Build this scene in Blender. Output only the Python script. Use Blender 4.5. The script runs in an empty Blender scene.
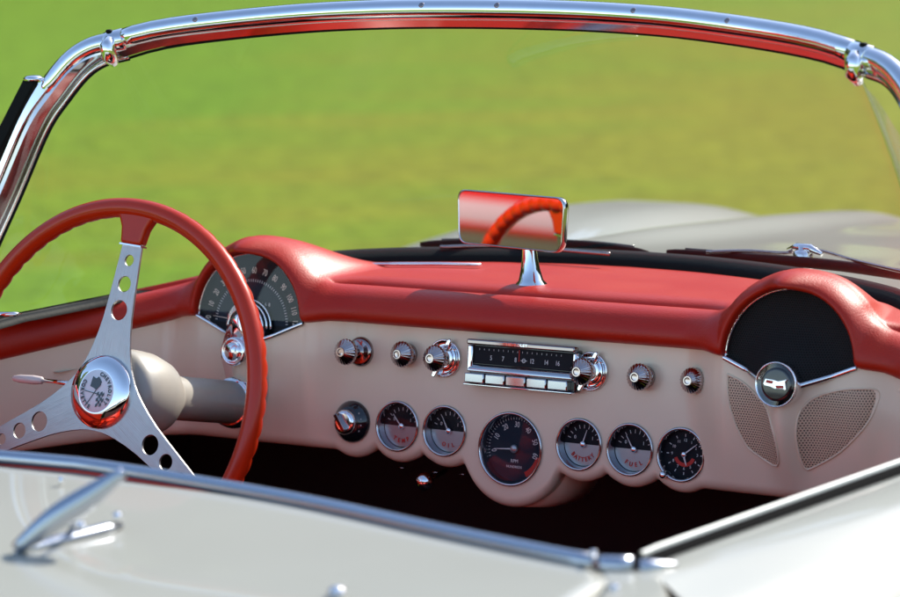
import bpy, bmesh, math, random
from mathutils import Vector, Matrix
from math import sin, cos, pi, radians, sqrt, atan2
random.seed(7)
S = bpy.context.scene
C = bpy.data.collections.new('scene_objects'); S.collection.children.link(C)
V3 = Vector

# ------------------------------------------------------------------ camera
YAW, PIT, ROL, DIST, FPX = radians(32.76), radians(9.12), radians(-1.68), 3.672, 3009.4
d_ = V3((-sin(YAW)*cos(PIT), cos(YAW)*cos(PIT), -sin(PIT)))
r0 = V3((cos(YAW), sin(YAW), 0)); u0 = r0.cross(d_)
r_ = r0*cos(ROL) + u0*sin(ROL); u_ = -r0*sin(ROL) + u0*cos(ROL)
CAM = -(DIST*d_ + r_*((510.57-450)*DIST/FPX) + u_*(-(449-298.5)*DIST/FPX))
GZ = -0.74                                   # ground height; the origin is the middle of the dash

def ray(x, y): return d_ + r_*((x-450)/FPX) - u_*((y-298.5)/FPX)
def on(x, y, n, c):                          # point of the plane n.X = c seen at photo pixel x, y
    n = V3(n); q = ray(x, y); return CAM + q*((c - n.dot(CAM))/n.dot(q))

cam = bpy.data.cameras.new('camera'); co = bpy.data.objects.new('camera', cam); C.objects.link(co)
m = Matrix((r_, u_, -d_)).transposed().to_4x4(); m.translation = CAM; co.matrix_world = m
cam.sensor_width = 36; cam.lens = FPX/900*36; cam.clip_start = .05; cam.clip_end = 3000
cam.dof.use_dof = True; cam.dof.focus_distance = 3.62; cam.dof.aperture_fstop = 5.2
cam.dof.aperture_blades = 0
S.camera = co
S.render.resolution_x = 1024; S.render.resolution_y = 679

# ------------------------------------------------------------------ materials
def mat(name, col=(.5,.5,.5), rough=.5, metal=0, coat=0, spec=.5, bump=None, var=None, sheen=0, coat_rough=.05, aniso=0):
    M = bpy.data.materials.new(name); M.use_nodes = True; nt = M.node_tree; b = nt.nodes['Principled BSDF']
    b.inputs['Base Color'].default_value = (*col, 1); b.inputs['Roughness'].default_value = rough
    b.inputs['Metallic'].default_value = metal; b.inputs['Coat Weight'].default_value = coat
    b.inputs['Coat Roughness'].default_value = coat_rough; b.inputs['Specular IOR Level'].default_value = spec
    if aniso: b.inputs['Anisotropic'].default_value = aniso
    if bump or var:
        tc = nt.nodes.new('ShaderNodeTexCoord')
    if bump:
        sc, st = bump
        n = nt.nodes.new('ShaderNodeTexNoise'); n.inputs['Scale'].default_value = sc; n.inputs['Detail'].default_value = 4
        nt.links.new(tc.outputs['Object'], n.inputs['Vector'])
        bp = nt.nodes.new('ShaderNodeBump'); bp.inputs['Strength'].default_value = st; bp.inputs['Distance'].default_value = .002
        nt.links.new(n.outputs['Fac'], bp.inputs['Height']); nt.links.new(bp.outputs['Normal'], b.inputs['Normal'])
    if var:
        sc, c2, lo, hi = var
        n = nt.nodes.new('ShaderNodeTexNoise'); n.inputs['Scale'].default_value = sc; n.inputs['Detail'].default_value = 5
        nt.links.new(tc.outputs['Object'], n.inputs['Vector'])
        r = nt.nodes.new('ShaderNodeValToRGB'); r.color_ramp.elements[0].position = lo; r.color_ramp.elements[1].position = hi
        r.color_ramp.elements[0].color = (*col, 1); r.color_ramp.elements[1].color = (*c2, 1)
        nt.links.new(n.outputs['Fac'], r.inputs['Fac']); nt.links.new(r.outputs['Color'], b.inputs['Base Color'])
        mr = nt.nodes.new('ShaderNodeMapRange'); mr.inputs['To Min'].default_value = rough*.8; mr.inputs['To Max'].default_value = min(1, rough*1.25)
        nt.links.new(n.outputs['Fac'], mr.inputs['Value']); nt.links.new(mr.outputs['Result'], b.inputs['Roughness'])
    return M

M_red   = mat('red_vinyl', (.44,.013,.003), .44, coat=.08, coat_rough=.3, spec=.35, bump=(420,.2), var=(9,(.45,.021,.004),.35,.7))
M_rim   = mat('red_plastic', (.47,.022,.002), .30, coat=.3, coat_rough=.15, spec=.3, var=(30,(.50,.026,.003),.3,.7))
M_beige = mat('beige_paint', (.87,.70,.505), .36, coat=.35, coat_rough=.12, bump=(55,.04), var=(6,(.83,.66,.47),.3,.7))
M_col   = mat('column_paint', (.44,.39,.32), .42, coat=.2, coat_rough=.15, var=(14,(.36,.33,.29),.35,.7))
M_white = mat('ivory_paint', (.355,.355,.305), .35, coat=.5, coat_rough=.03, spec=.25, var=(3,(.375,.375,.325),.3,.7))
M_chrome= mat('chrome', (.88,.88,.90), .035, metal=1, var=(60,(.84,.85,.87),.3,.7))
M_bez   = mat('bezel_chrome', (.50,.50,.52), .12, metal=1)
M_dchr  = mat('dark_chrome', (.36,.30,.29), .10, metal=1)
M_steel = mat('brushed_steel', (.47,.46,.45), .36, metal=1, var=(26,(.56,.55,.54),.3,.7))
M_black = mat('black_rubber', (.007,.008,.008), .6, spec=.12, bump=(120,.15))
M_blkgl = mat('black_gloss', (.008,.009,.012), .12, coat=.6)
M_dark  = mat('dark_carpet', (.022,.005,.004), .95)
M_dial  = mat('dial_black', (.008,.010,.014), .5, spec=.15)
M_sdial = mat('dial_blue_grey', (.012,.022,.036), .5, spec=.12, var=(30,(.018,.030,.045),.3,.7))
M_cream = mat('numeral_cream', (.88,.76,.62), .5)
M_pale  = mat('pale_print', (.75,.75,.72), .5)
M_redp  = mat('red_print', (.55,.02,.01), .5)
M_silv  = mat('silver_dial', (.42,.43,.45), .30, metal=.7)
M_chan  = mat('channel_chrome', (.52,.50,.50), .08, metal=1)
M_mould = mat('moulding_chrome', (.46,.49,.54), .24, metal=1)
M_band  = mat('van_cream', (.50,.30,.29), .5)
M_ivory = mat('ivory_plastic', (.72,.58,.52), .25, coat=.5)
M_gap   = mat('gap_black', (.006,.006,.006), .9, spec=.05)
M_seatw = mat('white_vinyl', (.72,.68,.64), .4)
M_tyre  = mat('tyre_rubber', (.02,.02,.02), .8)

# brushed streaks for the spokes
def brushed(M):
    nt = M.node_tree; b = nt.nodes['Principled BSDF']
    tc = nt.nodes.new('ShaderNodeTexCoord'); mp = nt.nodes.new('ShaderNodeMapping'); mp.inputs['Scale'].default_value = (900, 12, 12)
    n = nt.nodes.new('ShaderNodeTexNoise'); n.inputs['Scale'].default_value = 1
    nt.links.new(tc.outputs['Object'], mp.inputs['Vector']); nt.links.new(mp.outputs['Vector'], n.inputs['Vector'])
    bp = nt.nodes.new('ShaderNodeBump'); bp.inputs['Strength'].default_value = .35; bp.inputs['Distance'].default_value = .001
    nt.links.new(n.outputs['Fac'], bp.inputs['Height']); nt.links.new(bp.outputs['Normal'], b.inputs['Normal'])
brushed(M_steel)

def glass_mat(name, tint, ior, strength=1.0, rough=0.0, base=.04):
    M = bpy.data.materials.new(name); M.use_nodes = True; nt = M.node_tree; nt.nodes.clear()
    o = nt.nodes.new('ShaderNodeOutputMaterial'); t = nt.nodes.new('ShaderNodeBsdfTransparent'); t.inputs['Color'].default_value = (*tint, 1)
    g = nt.nodes.new('ShaderNodeBsdfGlossy'); g.inputs['Roughness'].default_value = rough
    f = nt.nodes.new('ShaderNodeLayerWeight'); f.inputs['Blend'].default_value = .5      # same from both sides of a thin pane
    pw = nt.nodes.new('ShaderNodeMath'); pw.operation = 'POWER'; pw.inputs[1].default_value = ior
    nt.links.new(f.outputs['Facing'], pw.inputs[0])
    mu = nt.nodes.new('ShaderNodeMath'); mu.operation = 'MULTIPLY_ADD'; mu.inputs[1].default_value = strength; mu.inputs[2].default_value = base
    mx = nt.nodes.new('ShaderNodeMixShader')
    nt.links.new(pw.outputs[0], mu.inputs[0]); nt.links.new(mu.outputs[0], mx.inputs[0])
    nt.links.new(t.outputs[0], mx.inputs[1]); nt.links.new(g.outputs[0], mx.inputs[2]); nt.links.new(mx.outputs[0], o.inputs[0])
    return M
M_glass = glass_mat('windshield_glass', (.97,.985,.96), 5, .9, 0, .018)
M_lens  = glass_mat('gauge_lens', (.97,.975,.98), 5, .9, .01, .035)

def perforated(name, col, hole, scale, rad, rough=.45):
    M = mat(name, col, rough); nt = M.node_tree; b = nt.nodes['Principled BSDF']
    tc = nt.nodes.new('ShaderNodeTexCoord')
    sep = nt.nodes.new('ShaderNodeSeparateXYZ'); nt.links.new(tc.outputs['Object'], sep.inputs[0])
    def mth(op, a, bb=None):
        n = nt.nodes.new('ShaderNodeMath'); n.operation = op
        for i, v in enumerate((a, bb)):
            if v is None: continue
            if isinstance(v, (int, float)): n.inputs[i].default_value = v
            else: nt.links.new(v, n.inputs[i])
        return n.outputs[0]
    X = mth('MULTIPLY', sep.outputs[0], scale); Z = mth('MULTIPLY', sep.outputs[2], scale*1.1547)
    row = mth('FLOOR', Z); off = mth('MULTIPLY', mth('MODULO', mth('ABSOLUTE', row), 2), .5)
    fx = mth('SUBTRACT', mth('FRACT', mth('ADD', X, off)), .5); fz = mth('MULTIPLY', mth('SUBTRACT', mth('FRACT', Z), .5), .866)
    dd = mth('SQRT', mth('ADD', mth('MULTIPLY', fx, fx), mth('MULTIPLY', fz, fz)))
    r = nt.nodes.new('ShaderNodeValToRGB'); r.color_ramp.elements[0].position = rad; r.color_ramp.elements[1].position = rad+.07
    r.color_ramp.elements[0].color = (*hole, 1); r.color_ramp.elements[1].color = (*col, 1)
    nt.links.new(dd, r.inputs['Fac']); nt.links.new(r.outputs['Color'], b.inputs['Base Color'])
    bp = nt.nodes.new('ShaderNodeBump'); bp.inputs['Strength'].default_value = .6; bp.inputs['Distance'].default_value = .001
    sm = nt.nodes.new('ShaderNodeMapRange'); sm.inputs['From Min'].default_value = rad-.05; sm.inputs['From Max'].default_value = rad+.1
    nt.links.new(dd, sm.inputs['Value']); nt.links.new(sm.outputs['Result'], bp.inputs['Height']); nt.links.new(bp.outputs['Normal'], b.inputs['Normal'])
    return M
M_perf  = perforated('perforated_beige', (.72,.52,.35), (.06,.03,.018), 300, .25)
M_mesh  = perforated('speaker_mesh_black', (.020,.018,.018), (.001,.001,.001), 330, .22, .6)
M_mesh.node_tree.nodes['Principled BSDF'].inputs['Specular IOR Level'].default_value = .12

# ------------------------------------------------------------------ helpers
def obj(name, bm, M, parent=None, smooth=True, label=None, recalc=True):
    if recalc: bmesh.ops.recalc_face_normals(bm, faces=bm.faces)
    me = bpy.data.meshes.new(name); bm.to_mesh(me); bm.free()
    for p in me.polygons: p.use_smooth = smooth
    me.materials.append(M)
    o = bpy.data.objects.new(name, me); C.objects.link(o)
    if parent: o.parent = parent
    if label: o['label'] = label
    return o
def bev(o, w=.002, seg=2, ang=35):
    b = o.modifiers.new('bevel', 'BEVEL'); b.width = w; b.segments = seg; b.limit_method = 'ANGLE'; b.angle_limit = radians(ang)
    try: o.data.set_sharp_from_angle(angle=radians(50))
    except Exception: pass
    return o
def grid(bm, rows, closed=False, close_rows=False):
    vs = [[bm.verts.new(p) for p in row] for row in rows]
    n = len(rows[0])
    for i in range(len(rows) if close_rows else len(rows)-1):
        a, b = vs[i], vs[(i+1) % len(vs)]
        for j in range(n if closed else n-1):
            k = (j+1) % n
            try: bm.faces.new((a[j], a[k], b[k], b[j]))
            except ValueError: pass
    return vs
def catmull(P, n):
    P = [V3(p) for p in P]; out = []
    for i in range(len(P)-1):
        p0 = P[i-1] if i else P[0]*2-P[1]; p1, p2 = P[i], P[i+1]; p3 = P[i+2] if i+2 < len(P) else P[-1]*2-P[-2]
        for k in range(n):
            t = k/n; out.append(.5*((2*p1)+(p2-p0)*t+(2*p0-5*p1+4*p2-p3)*t*t+(3*p1-p0-3*p2+p3)*t*t*t))
    out.append(P[-1]); return out
def tube(bm, P, r, seg=14, up=(0,0,1), sx=1.0, cap=True, ofs=0):
    P = [V3(p) for p in P]; rows = []
    for i, p in enumerate(P):
        t = (P[min(i+1, len(P)-1)]-P[max(i-1, 0)]).normalized()
        b = t.cross(V3(up)); b = b.normalized() if b.length > 1e-4 else t.orthogonal().normalized(); n = b.cross(t)
        rr = r[i] if isinstance(r, (list, tuple)) else r
        rows.append([p + b*cos(a+ofs)*rr*sx + n*sin(a+ofs)*rr for a in [2*pi*k/seg for k in range(seg)]])
    vs = grid(bm, rows, closed=True)
    if cap: bm.faces.new(vs[0]); bm.faces.new(vs[-1][::-1])
def lathe(bm, prof, M4, seg=40, sx=1.0):           # profile of (radius, height along local z)
    rows = []
    for r, h in prof:
        rows.append([M4 @ V3((r*cos(a)*sx, r*sin(a), h)) for a in [2*pi*k/seg for k in range(seg)]])
    vs = grid(bm, rows, closed=True)
    if prof[0][0] > 1e-5: bm.faces.new(vs[0])
    if prof[-1][0] > 1e-5: bm.faces.new(vs[-1][::-1])
    bmesh.ops.remove_doubles(bm, verts=bm.verts, dist=1e-6)
def frame(o, x, y, z):
    m = Matrix((V3(x), V3(y), V3(z))).transposed().to_4x4(); m.translation = V3(o); return m
def prism(bm, pts, h0, h1, M4):
    a = [bm.verts.new(M4 @ V3((p[0], p[1], h0))) for p in pts]; b = [bm.verts.new(M4 @ V3((p[0], p[1], h1))) for p in pts]
    bm.faces.new(a[::-1]); bm.faces.new(b)
    for i in range(len(pts)):
        j = (i+1) % len(pts); bm.faces.new((a[i], a[j], b[j], b[i]))
def box(bm, c, s, M4=None):
    M4 = M4 or Matrix(); c = V3(c); hx, hy, hz = s[0]/2, s[1]/2, s[2]/2
    v = [bm.verts.new(M4 @ (c+V3((x*hx, y*hy, z*hz)))) for x in (-1,1) for y in (-1,1) for z in (-1,1)]
    for f in ((0,1,3,2),(4,6,7,5),(0,4,5,1),(2,3,7,6),(0,2,6,4),(1,5,7,3)): bm.faces.new([v[i] for i in f])
def add_text(bm, body, size, M4, depth=.0002, squeeze=1.0, bold=0.0):
    cu = bpy.data.curves.new('txt', 'FONT'); cu.body = body; cu.size = size; cu.align_x = 'CENTER'; cu.align_y = 'CENTER'
    cu.extrude = depth; cu.resolution_u = 3; cu.offset = bold
    to = bpy.data.objects.new('txt', cu); C.objects.link(to)
    dg = bpy.context.evaluated_depsgraph_get(); me = bpy.data.meshes.new_from_object(to.evaluated_get(dg))
    me.transform(M4 @ Matrix.Diagonal((squeeze, 1, 1, 1))); bm.from_mesh(me)
    bpy.data.objects.remove(to); bpy.data.curves.remove(cu); bpy.data.meshes.remove(me)
def lerp(a, b, t): return a+(b-a)*t
def interp(T, x):
    if x <= T[0][0]: return T[0][1]
    for (a, va), (b, vb) in zip(T, T[1:]):
        if x <= b: return va+(vb-va)*(x-a)/(b-a)
    return T[-1][1]
def sstep(a, b, x):
    t = max(0, min(1, (x-a)/(b-a))); return t*t*(3-2*t)
def smooth_interp(T, x):                           # cubic through table points
    xs = [p[0] for p in T]
    if x <= xs[0]: return T[0][1]
    if x >= xs[-1]: return T[-1][1]
    i = max(k for k in range(len(T)-1) if xs[k] <= x)
    def sl(k):
        if k == 0: return (T[1][1]-T[0][1])/(xs[1]-xs[0])
        if k == len(T)-1: return (T[-1][1]-T[-2][1])/(xs[-1]-xs[-2])
        return (T[k+1][1]-T[k-1][1])/(xs[k+1]-xs[k-1])
    h = xs[i+1]-xs[i]; t = (x-xs[i])/h; m0, m1 = sl(i)*h, sl(i+1)*h; p0, p1 = T[i][1], T[i+1][1]
    return (2*t**3-3*t*t+1)*p0+(t**3-2*t*t+t)*m0+(-2*t**3+3*t*t)*p1+(t**3-t*t)*m1

car = bpy.data.objects.new('convertible_car', None); C.objects.link(car)
car.location = (0, 0, 0)
car['label'] = 'ivory vintage convertible with red and beige dashboard parked on the grass'; car['category'] = 'car'

def part(name, bm, M, parent=car, **k): return obj(name, bm, M, parent, **k)

# ------------------------------------------------------------------ dash panel
TL = radians(8.75)
PV = V3((0, sin(TL), cos(TL))); PN = V3((0, -cos(TL), sin(TL))); PX = V3((1,0,0))
PM = frame((0,0,0), PX, PV, PN)
CX = .382                                           # the two hoods stand at x = -CX and +CX
def wrap(u): a = max(0, abs(u)-.47); return 6.2*a*a
def drop(u): a = max(0, abs(u)-.46); return .23*a
def pod(u, w, e=0):
    b = 0
    for c in (-CX, CX):
        du = abs(u-c)
        if du < .16:
            k = sstep(-.07, .10, w)
            b += .027*k*(1-sstep(.080, lerp(.115, .150, k), du))
            b += .026*sstep(-.06, .07, w)*math.exp(-(du/.021)**2)
    return b
def surf(u, w, n=0):                                # point of the dash face, n in front of it
    p = PM @ V3((u, w, n+pod(u, w))); p.y -= wrap(u); p.z -= drop(u)*sstep(-.05, .14, w); return p
GA = [(-.235,'ign'),(-.166,'g1'),(-.096,'g2'),(.096,'g3'),(.166,'g4'),(.235,'g5')]
def wbot(u):
    b = -.024
    for g, _ in GA:
        q = .0455**2-(u-g)**2
        if q > 0: b = min(b, .014-sqrt(q))
    if abs(u) < .2 and abs(u) > .04: pass
    q = .0715**2-u*u
    if q > 0: b = min(b, -sqrt(q))
    # pinched up between neighbouring scallops
    if .05 < abs(u) < .26:
        near = min(abs(abs(u)-g) for g in (.096,.166,.235)); b = min(b, -.0165) if near > .02 else b
        if near > .03 and b > -.03: b = -.0175
    return b
US = [-.68+.002*i for i in range(681)]
WB = [wbot(u) for u in US]
for _ in range(6): WB = [WB[0]]+[(WB[i-1]+2*WB[i]+WB[i+1])/4 for i in range(1, len(WB)-1)]+[WB[-1]]
bm = bmesh.new(); rows = []
for u, wb in zip(US, WB):
    wt = .150
    du = min(abs(u-CX), abs(u+CX))
    if du < .084: wt = lerp(.100, .134, du/.084)
    row = []
    row.append(surf(u, wt, -.02))
    for k in range(61): row.append(surf(u, lerp(wt, wb+.012, k/60)))
    for k in range(1, 7):
        a = pi/2*k/6; row.append(surf(u, wb+.012-.012*sin(a), -.012*(1-cos(a))))
    bk = surf(u, wb, -.012); 
    for k in (.02,.05,.12): row.append(V3((bk.x, bk.y+k, max(bk.z+.1*k, bk.z))))
    rows.append(row)
grid(bm, rows)
HOLES = [(-.166,.014,.031),(-.096,.014,.031),(.096,.014,.031),(.166,.014,.031),(.235,.014,.0318),(0,0,.0447)]
dead = []
for f in bm.faces:
    c = f.calc_center_median(); u, w = c.x, c.dot(PV)
    if abs(c.dot(PN)) < .004 and any((u-a)**2+(w-b)**2 < (r-.0022)**2 for a, b, r in HOLES): dead.append(f)
bmesh.ops.delete(bm, geom=dead, context='FACES')
part('dashboard_panel', bm, M_beige)
# tachometer housing behind the panel
bm = bmesh.new()
ax = V3((0,1,-.22)).normalized(); hm = frame(PM @ V3((.003,-.006,-.030)), PX, ax.cross(PX)*-1, ax)
lathe(bm, [(.066,0),(.066,.05),(.062,.09),(.045,.10),(0,.101)], hm); part('tachometer_housing', bm, M_beige)

# ------------------------------------------------------------------ dash pad with two hoods
YB = [(0,.324),(.1,.316),(.2,.292),(.3,.252),(.4,.196),(.47,.14),(.52,.085),(.56,.015),(.585,-.07),(.6,-.19),(.603,-.22)]
def base_y(x): return smooth_interp(YB, abs(x))
def base_z(x): return .180-.026*sstep(.42,.60,abs(x))
def pad_bot(x): return .139-.0*x
WTOP = .187
# cross sections: (inner u, inner w), (outer u, outer w), arch factor
SEC = []
def hood_sections(c):
    out = []
    fr = .045; RO = .1055; fh = WTOP+fr; fx = sqrt((RO+fr)**2-(fh-.135)**2)
    th_t = math.degrees(atan2(fh-.135, fx))
    n = 14
    L = []                                          # left half, from far side to arch top
    for k in range(n):                              # fillet, outer curve
        t = k/n
        a = lerp(-90, -(180-th_t-90)-90+ (90-0), 0)  # unused
        # fillet circle centre is (-fx, fh); angle from straight down (270) to towards arch centre
        ang = lerp(270, 360-th_t, t); ou = -fx+fr*cos(radians(ang)); ow = fh+fr*sin(radians(ang))
        if t < .42: iu = lerp(-fx, -.0835, (t/.42)**1.0); iw = lerp(.139, .134, t/.42)
        else: th = lerp(180, 180-th_t, (t-.42)/.58); iu = .083*cos(radians(th)); iw = .135+.083*sin(radians(th))
        L.append((iu, iw, ou, ow, t*.9))
    m = 26
    for k in range(m+1):
        th = radians(lerp(180-th_t, 90, k/m)); L.append((.083*cos(th), .135+.083*sin(th), RO*cos(th), .135+RO*sin(th), 1.0 if k else .95))
    full = L + [(-a, b, -c2, d, f) for a, b, c2, d, f in L[-2::-1]]
    return [(a+c, b, c2+c, d, f) for a, b, c2, d, f in full]
def straight(x0, x1, n): return [(lerp(x0,x1,k/n), .139, lerp(x0,x1,k/n), WTOP, 0.0) for k in range(n+1)]
SEC = straight(-.67, -CX-.122, 14) + hood_sections(-CX) + straight(-CX+.122, CX-.122, 44) + hood_sections(CX) + straight(CX+.122, .67, 14)
def pp(u, w, n):
    p = PM @ V3((u, w, n)); p.y -= wrap(u); p.z -= drop(u); return p
bm = bmesh.new(); rows = []
for iu, iw, ou, ow, f in SEC:
    row = []
    bulge = lerp(.030, .034, f); back = -.022
    lift = max(0, pod(iu, min(iw, .134)))*(1 if f < .02 or True else 0)
    row.append(pp(iu, iw, -.03))
    for k in range(15):
        a = pi*k/14
        cu_, cw_ = (iu+ou)/2, (iw+ow)/2; hu, hw = (ou-iu)/2, (ow-iw)/2
        # half super-ellipse bulging to the driver
        s = -cos(a); bn = abs(sin(a))**.8*bulge
        row.append(pp(cu_+hu*s, cw_+hw*s, bn*(1-.35*min(1, lift/.03)) + lerp(lift, back+lift*.75, (s+1)/2)))
    g = 1-sstep(.0,.55,f)
    last = row[-1].copy()
    ux, uz = (ou-iu), (ow-iw); L_ = sqrt(ux*ux+uz*uz); ux, uz = ux/L_, uz/L_
    row.append(last+V3((0, .002, -.0055*g)))
    row.append(last+V3((0, .006, -.0050*g)))
    row.append(last+V3((0, .008, .0020*g)))
    st = row[-1].copy()
    fx = ou*(.6/.67) if abs(ou) > .5 else ou*(1-.104*sstep(.25,.55,abs(ou)))
    fy, fz = base_y(fx), base_z(fx)
    for k in range(1, 15):
        t = k/14; 
        tt = lerp(t, sstep(-.15,1,t), .6) if f > .02 else t
        x = lerp(st.x, fx, t); y = lerp(st.y, fy, t)
        hb = lerp(1, 0, sstep(0, .95, t)**.9)
        flat = lerp(WTOP*cos(TL)+.0045-drop(ou), fz, t)
        extra = max(0, st.z - (WTOP*cos(TL)+.004-drop(ou)))
        row.append(V3((x, y, flat+extra*hb)))
    rows.append(row)
grid(bm, rows)
pad = part('dash_pad', bm, M_red)
sub = pad.modifiers.new('sub','SUBSURF'); sub.levels = 1; sub.render_levels = 1

# ------------------------------------------------------------------ instruments
def pmat(u, w, n=0): return frame(PM @ V3((u, w, n)), PX, PV, PN)
def disc(bm, r, h, M4, seg=40, inner=0):
    if inner: lathe_ring(bm, inner, r, h, M4, seg)
    else:
        vs = [bm.verts.new(M4 @ V3((r*cos(2*pi*k/seg), r*sin(2*pi*k/seg), h))) for k in range(seg)]; bm.faces.new(vs)
def bezel(r, M4, root, wd=.0035):
    bm = bmesh.new()
    pr = [(r+.0010,-.001),(r+.0010,.0015),(r+.0003,.0030),(r-.0009,.0034),(r-.0022,.0026),(r-.0028,.001),(r-wd,-.002),(r-wd-.0010,-.0125)]
    rows = [[M4 @ V3((q*cos(a), q*sin(a), h)) for a in [2*pi*k/56 for k in range(56)]] for q, h in pr]
    grid(bm, rows, closed=True); obj('bezel', bm, M_bez, root)
def needle(bm, L, wd, ang, M4, tail=.25):
    c, s = cos(ang), sin(ang)
    pts = [(-L*tail, -wd), (L, -wd*.3), (L, wd*.3), (-L*tail, wd)]
    prism(bm, [(x*c-y*s, x*s+y*c) for x, y in pts], 0, .0006, M4)
def sector(bm, r, a0, a1, h, M4, r0=0, n=30):
    out = [(r*cos(lerp(a0,a1,k/n)), r*sin(lerp(a0,a1,k/n))) for k in range(n+1)]
    if r0: out += [(r0*cos(lerp(a1,a0,k/n)), r0*sin(lerp(a1,a0,k/n))) for k in range(n+1)]
    vs = [bm.verts.new(M4 @ V3((x, y, h))) for x, y in out]; bm.faces.new(vs)
def arc_text(bm, s, r, a_mid, da, size, M4, h, flip=False, squeeze=.9, bold=0.0):
    n = len(s)
    for i, ch in enumerate(s):
        if ch == ' ': continue
        a = a_mid + (i-(n-1)/2)*da*(1 if flip else -1)
        rot = a-pi/2 + (pi if flip else 0)
        add_text(bm, ch, size, M4 @ Matrix.Translation((r*cos(a), r*sin(a), h)) @ Matrix.Rotation(rot, 4, 'Z'), squeeze=squeeze, bold=bold)
def ticks(bm, r0, r1, a0, a1, n, wd, M4, h):
    for k in range(n):
        a = lerp(a0, a1, k/(n-1)); c, s = cos(a), sin(a)
        vs = [bm.verts.new(M4 @ V3((r*c-t*s, r*s+t*c, h))) for r, t in ((r0,-wd),(r1,-wd),(r1,wd),(r0,wd))]; bm.faces.new(vs)

def small_gauge(u, word, nang, label):
    M4 = pmat(u, .014); R = .0310
    b = bmesh.new(); disc(b, R-.003, -.0105, M4)
    root = obj('gauge', b, M_dial, car, label=label, recalc=False)
    bezel(R, M4, root)
    b = bmesh.new(); sector(b, R*.84, radians(180), radians(360), -.0100, M4); obj('lower_face', b, M_silv, root, recalc=False)
    b = bmesh.new(); arc_text(b, word, R*.60, radians(270), radians(108/len(word)) if len(word) > 4 else radians(21), .0074, M4, -.0096, flip=True, bold=.0002)
    obj('lettering', b, M_redp, root, smooth=False)
    b = bmesh.new(); ticks(b, R*.62, R*.76, radians(20), radians(160), 9, .0004, M4, -.0102)
    for a, ch in ((150,'0'),(30,'1')): add_text(b, ch, .006, M4 @ Matrix.Translation((R*.45*cos(radians(a)), R*.5*sin(radians(a)), -.0102)))
    obj('scale_marks', b, M_pale, root, smooth=False)
    b = bmesh.new(); needle(b, R*.60, .0009, radians(nang), M4 @ Matrix.Translation((0,0,-.007)), .1); obj('needle', b, M_pale, root, smooth=False)
    b = bmesh.new(); lathe(b, [(.0042,-.0098),(.0044,-.0075),(.003,-.0058),(0,-.0052)], M4, 20); obj('needle_boss', b, M_chrome, root)
    b = bmesh.new(); disc(b, R-.0045, .001, M4); obj('lens', b, M_lens, root, recalc=False)
small_gauge(-.166, 'TEMP', 130, 'round gauge marked TEMP, leftmost dial right of the ignition switch')
small_gauge(-.096, 'OIL', 118, 'round gauge marked OIL, just left of the tachometer')
small_gauge(.096, 'BATTERY', 72, 'round gauge marked BATTERY')
small_gauge(.166, 'FUEL', 122, 'round gauge marked FUEL')
# clock
M4 = pmat(.235, .014); R = .0318
b = bmesh.new(); disc(b, R-.003, -.0085, M4); root = obj('clock', b, M_dial, car, label='round clock, rightmost of the dials', recalc=False)
bezel(R, M4, root)
b = bmesh.new(); ticks(b, R*.66, R*.76, 0, radians(330), 12, .0005, M4, -.0080)
for k in range(12):
    a = pi/2-2*pi*(k+1)/12; add_text(b, str(k+1), .0048, M4 @ Matrix.Translation((R*.53*cos(a), R*.53*sin(a), -.0080)))
obj('scale_marks', b, M_pale, root, smooth=False)
b = bmesh.new(); needle(b, R*.68, .0010, radians(38), M4 @ Matrix.Translation((0,0,-.0055)), .1); needle(b, R*.42, .0014, radians(-70), M4 @ Matrix.Translation((0,0,-.0048)), .1)
obj('clock_hand', b, M_pale, root, smooth=False)
b = bmesh.new(); lathe(b, [(.0036,-.007),(.0036,-.0045),(.002,-.0035),(0,-.003)], M4, 20); obj('needle_boss', b, M_chrome, root)
b = bmesh.new(); sector(b, R*.46, radians(200), radians(340), -.0081, M4, R*.32); obj('red_band', b, M_redp, root, recalc=False)
b = bmesh.new(); lathe(b, [(.0042,0),(.0042,.006),(.003,.008),(0,.008)], M4 @ Matrix.Translation((-R*.62,-R*.80,.002)), 20); obj('setting_knob', b, M_chrome, root)
b = bmesh.new(); disc(b, R-.0045, .001, M4); obj('lens', b, M_lens, root, recalc=False)
# tachometer
M4 = pmat(0, 0); R = .0447
b = bmesh.new(); disc(b, R-.004, -.011, M4); root = obj('tachometer', b, M_sdial, car, label='large round tachometer in the middle of the dash', recalc=False)
bezel(R, M4, root, .0045)
b = bmesh.new(); ticks(b, R*.80, R*.86, radians(-18), radians(198), 37, .0003, M4, -.0105)
for k, s in enumerate(('0','10','20','30','40','50','60')):
    a = radians(188-k*33.5)
    add_text(b, s, .0100, M4 @ Matrix.Translation((R*.66*cos(a), R*.66*sin(a), -.0105)) @ Matrix.Rotation(a-pi/2, 4, 'Z'), squeeze=.75)
add_text(b, 'RPM', .0058, M4 @ Matrix.Translation((0, -R*.34, -.0105))); add_text(b, 'HUNDREDS', .0042, M4 @ Matrix.Translation((0, -R*.50, -.0105)))
obj('numerals', b, M_pale, root, smooth=False)
b = bmesh.new(); sector(b, R*.84, radians(-62), radians(-14), -.0107, M4, R*.70); obj('red_band', b, M_redp, root, recalc=False)
b = bmesh.new(); needle(b, R*.62, .0010, radians(184), M4 @ Matrix.Translation((0,0,-.007)), .15); obj('needle', b, M_pale, root, smooth=False)
b = bmesh.new(); lathe(b, [(.0052,-.010),(.0052,-.007),(.0035,-.0055),(0,-.005)], M4, 24); obj('needle_boss', b, M_silv, root)
b = bmesh.new(); disc(b, R-.0055, .001, M4); obj('lens', b, M_lens, root, recalc=False)
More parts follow.
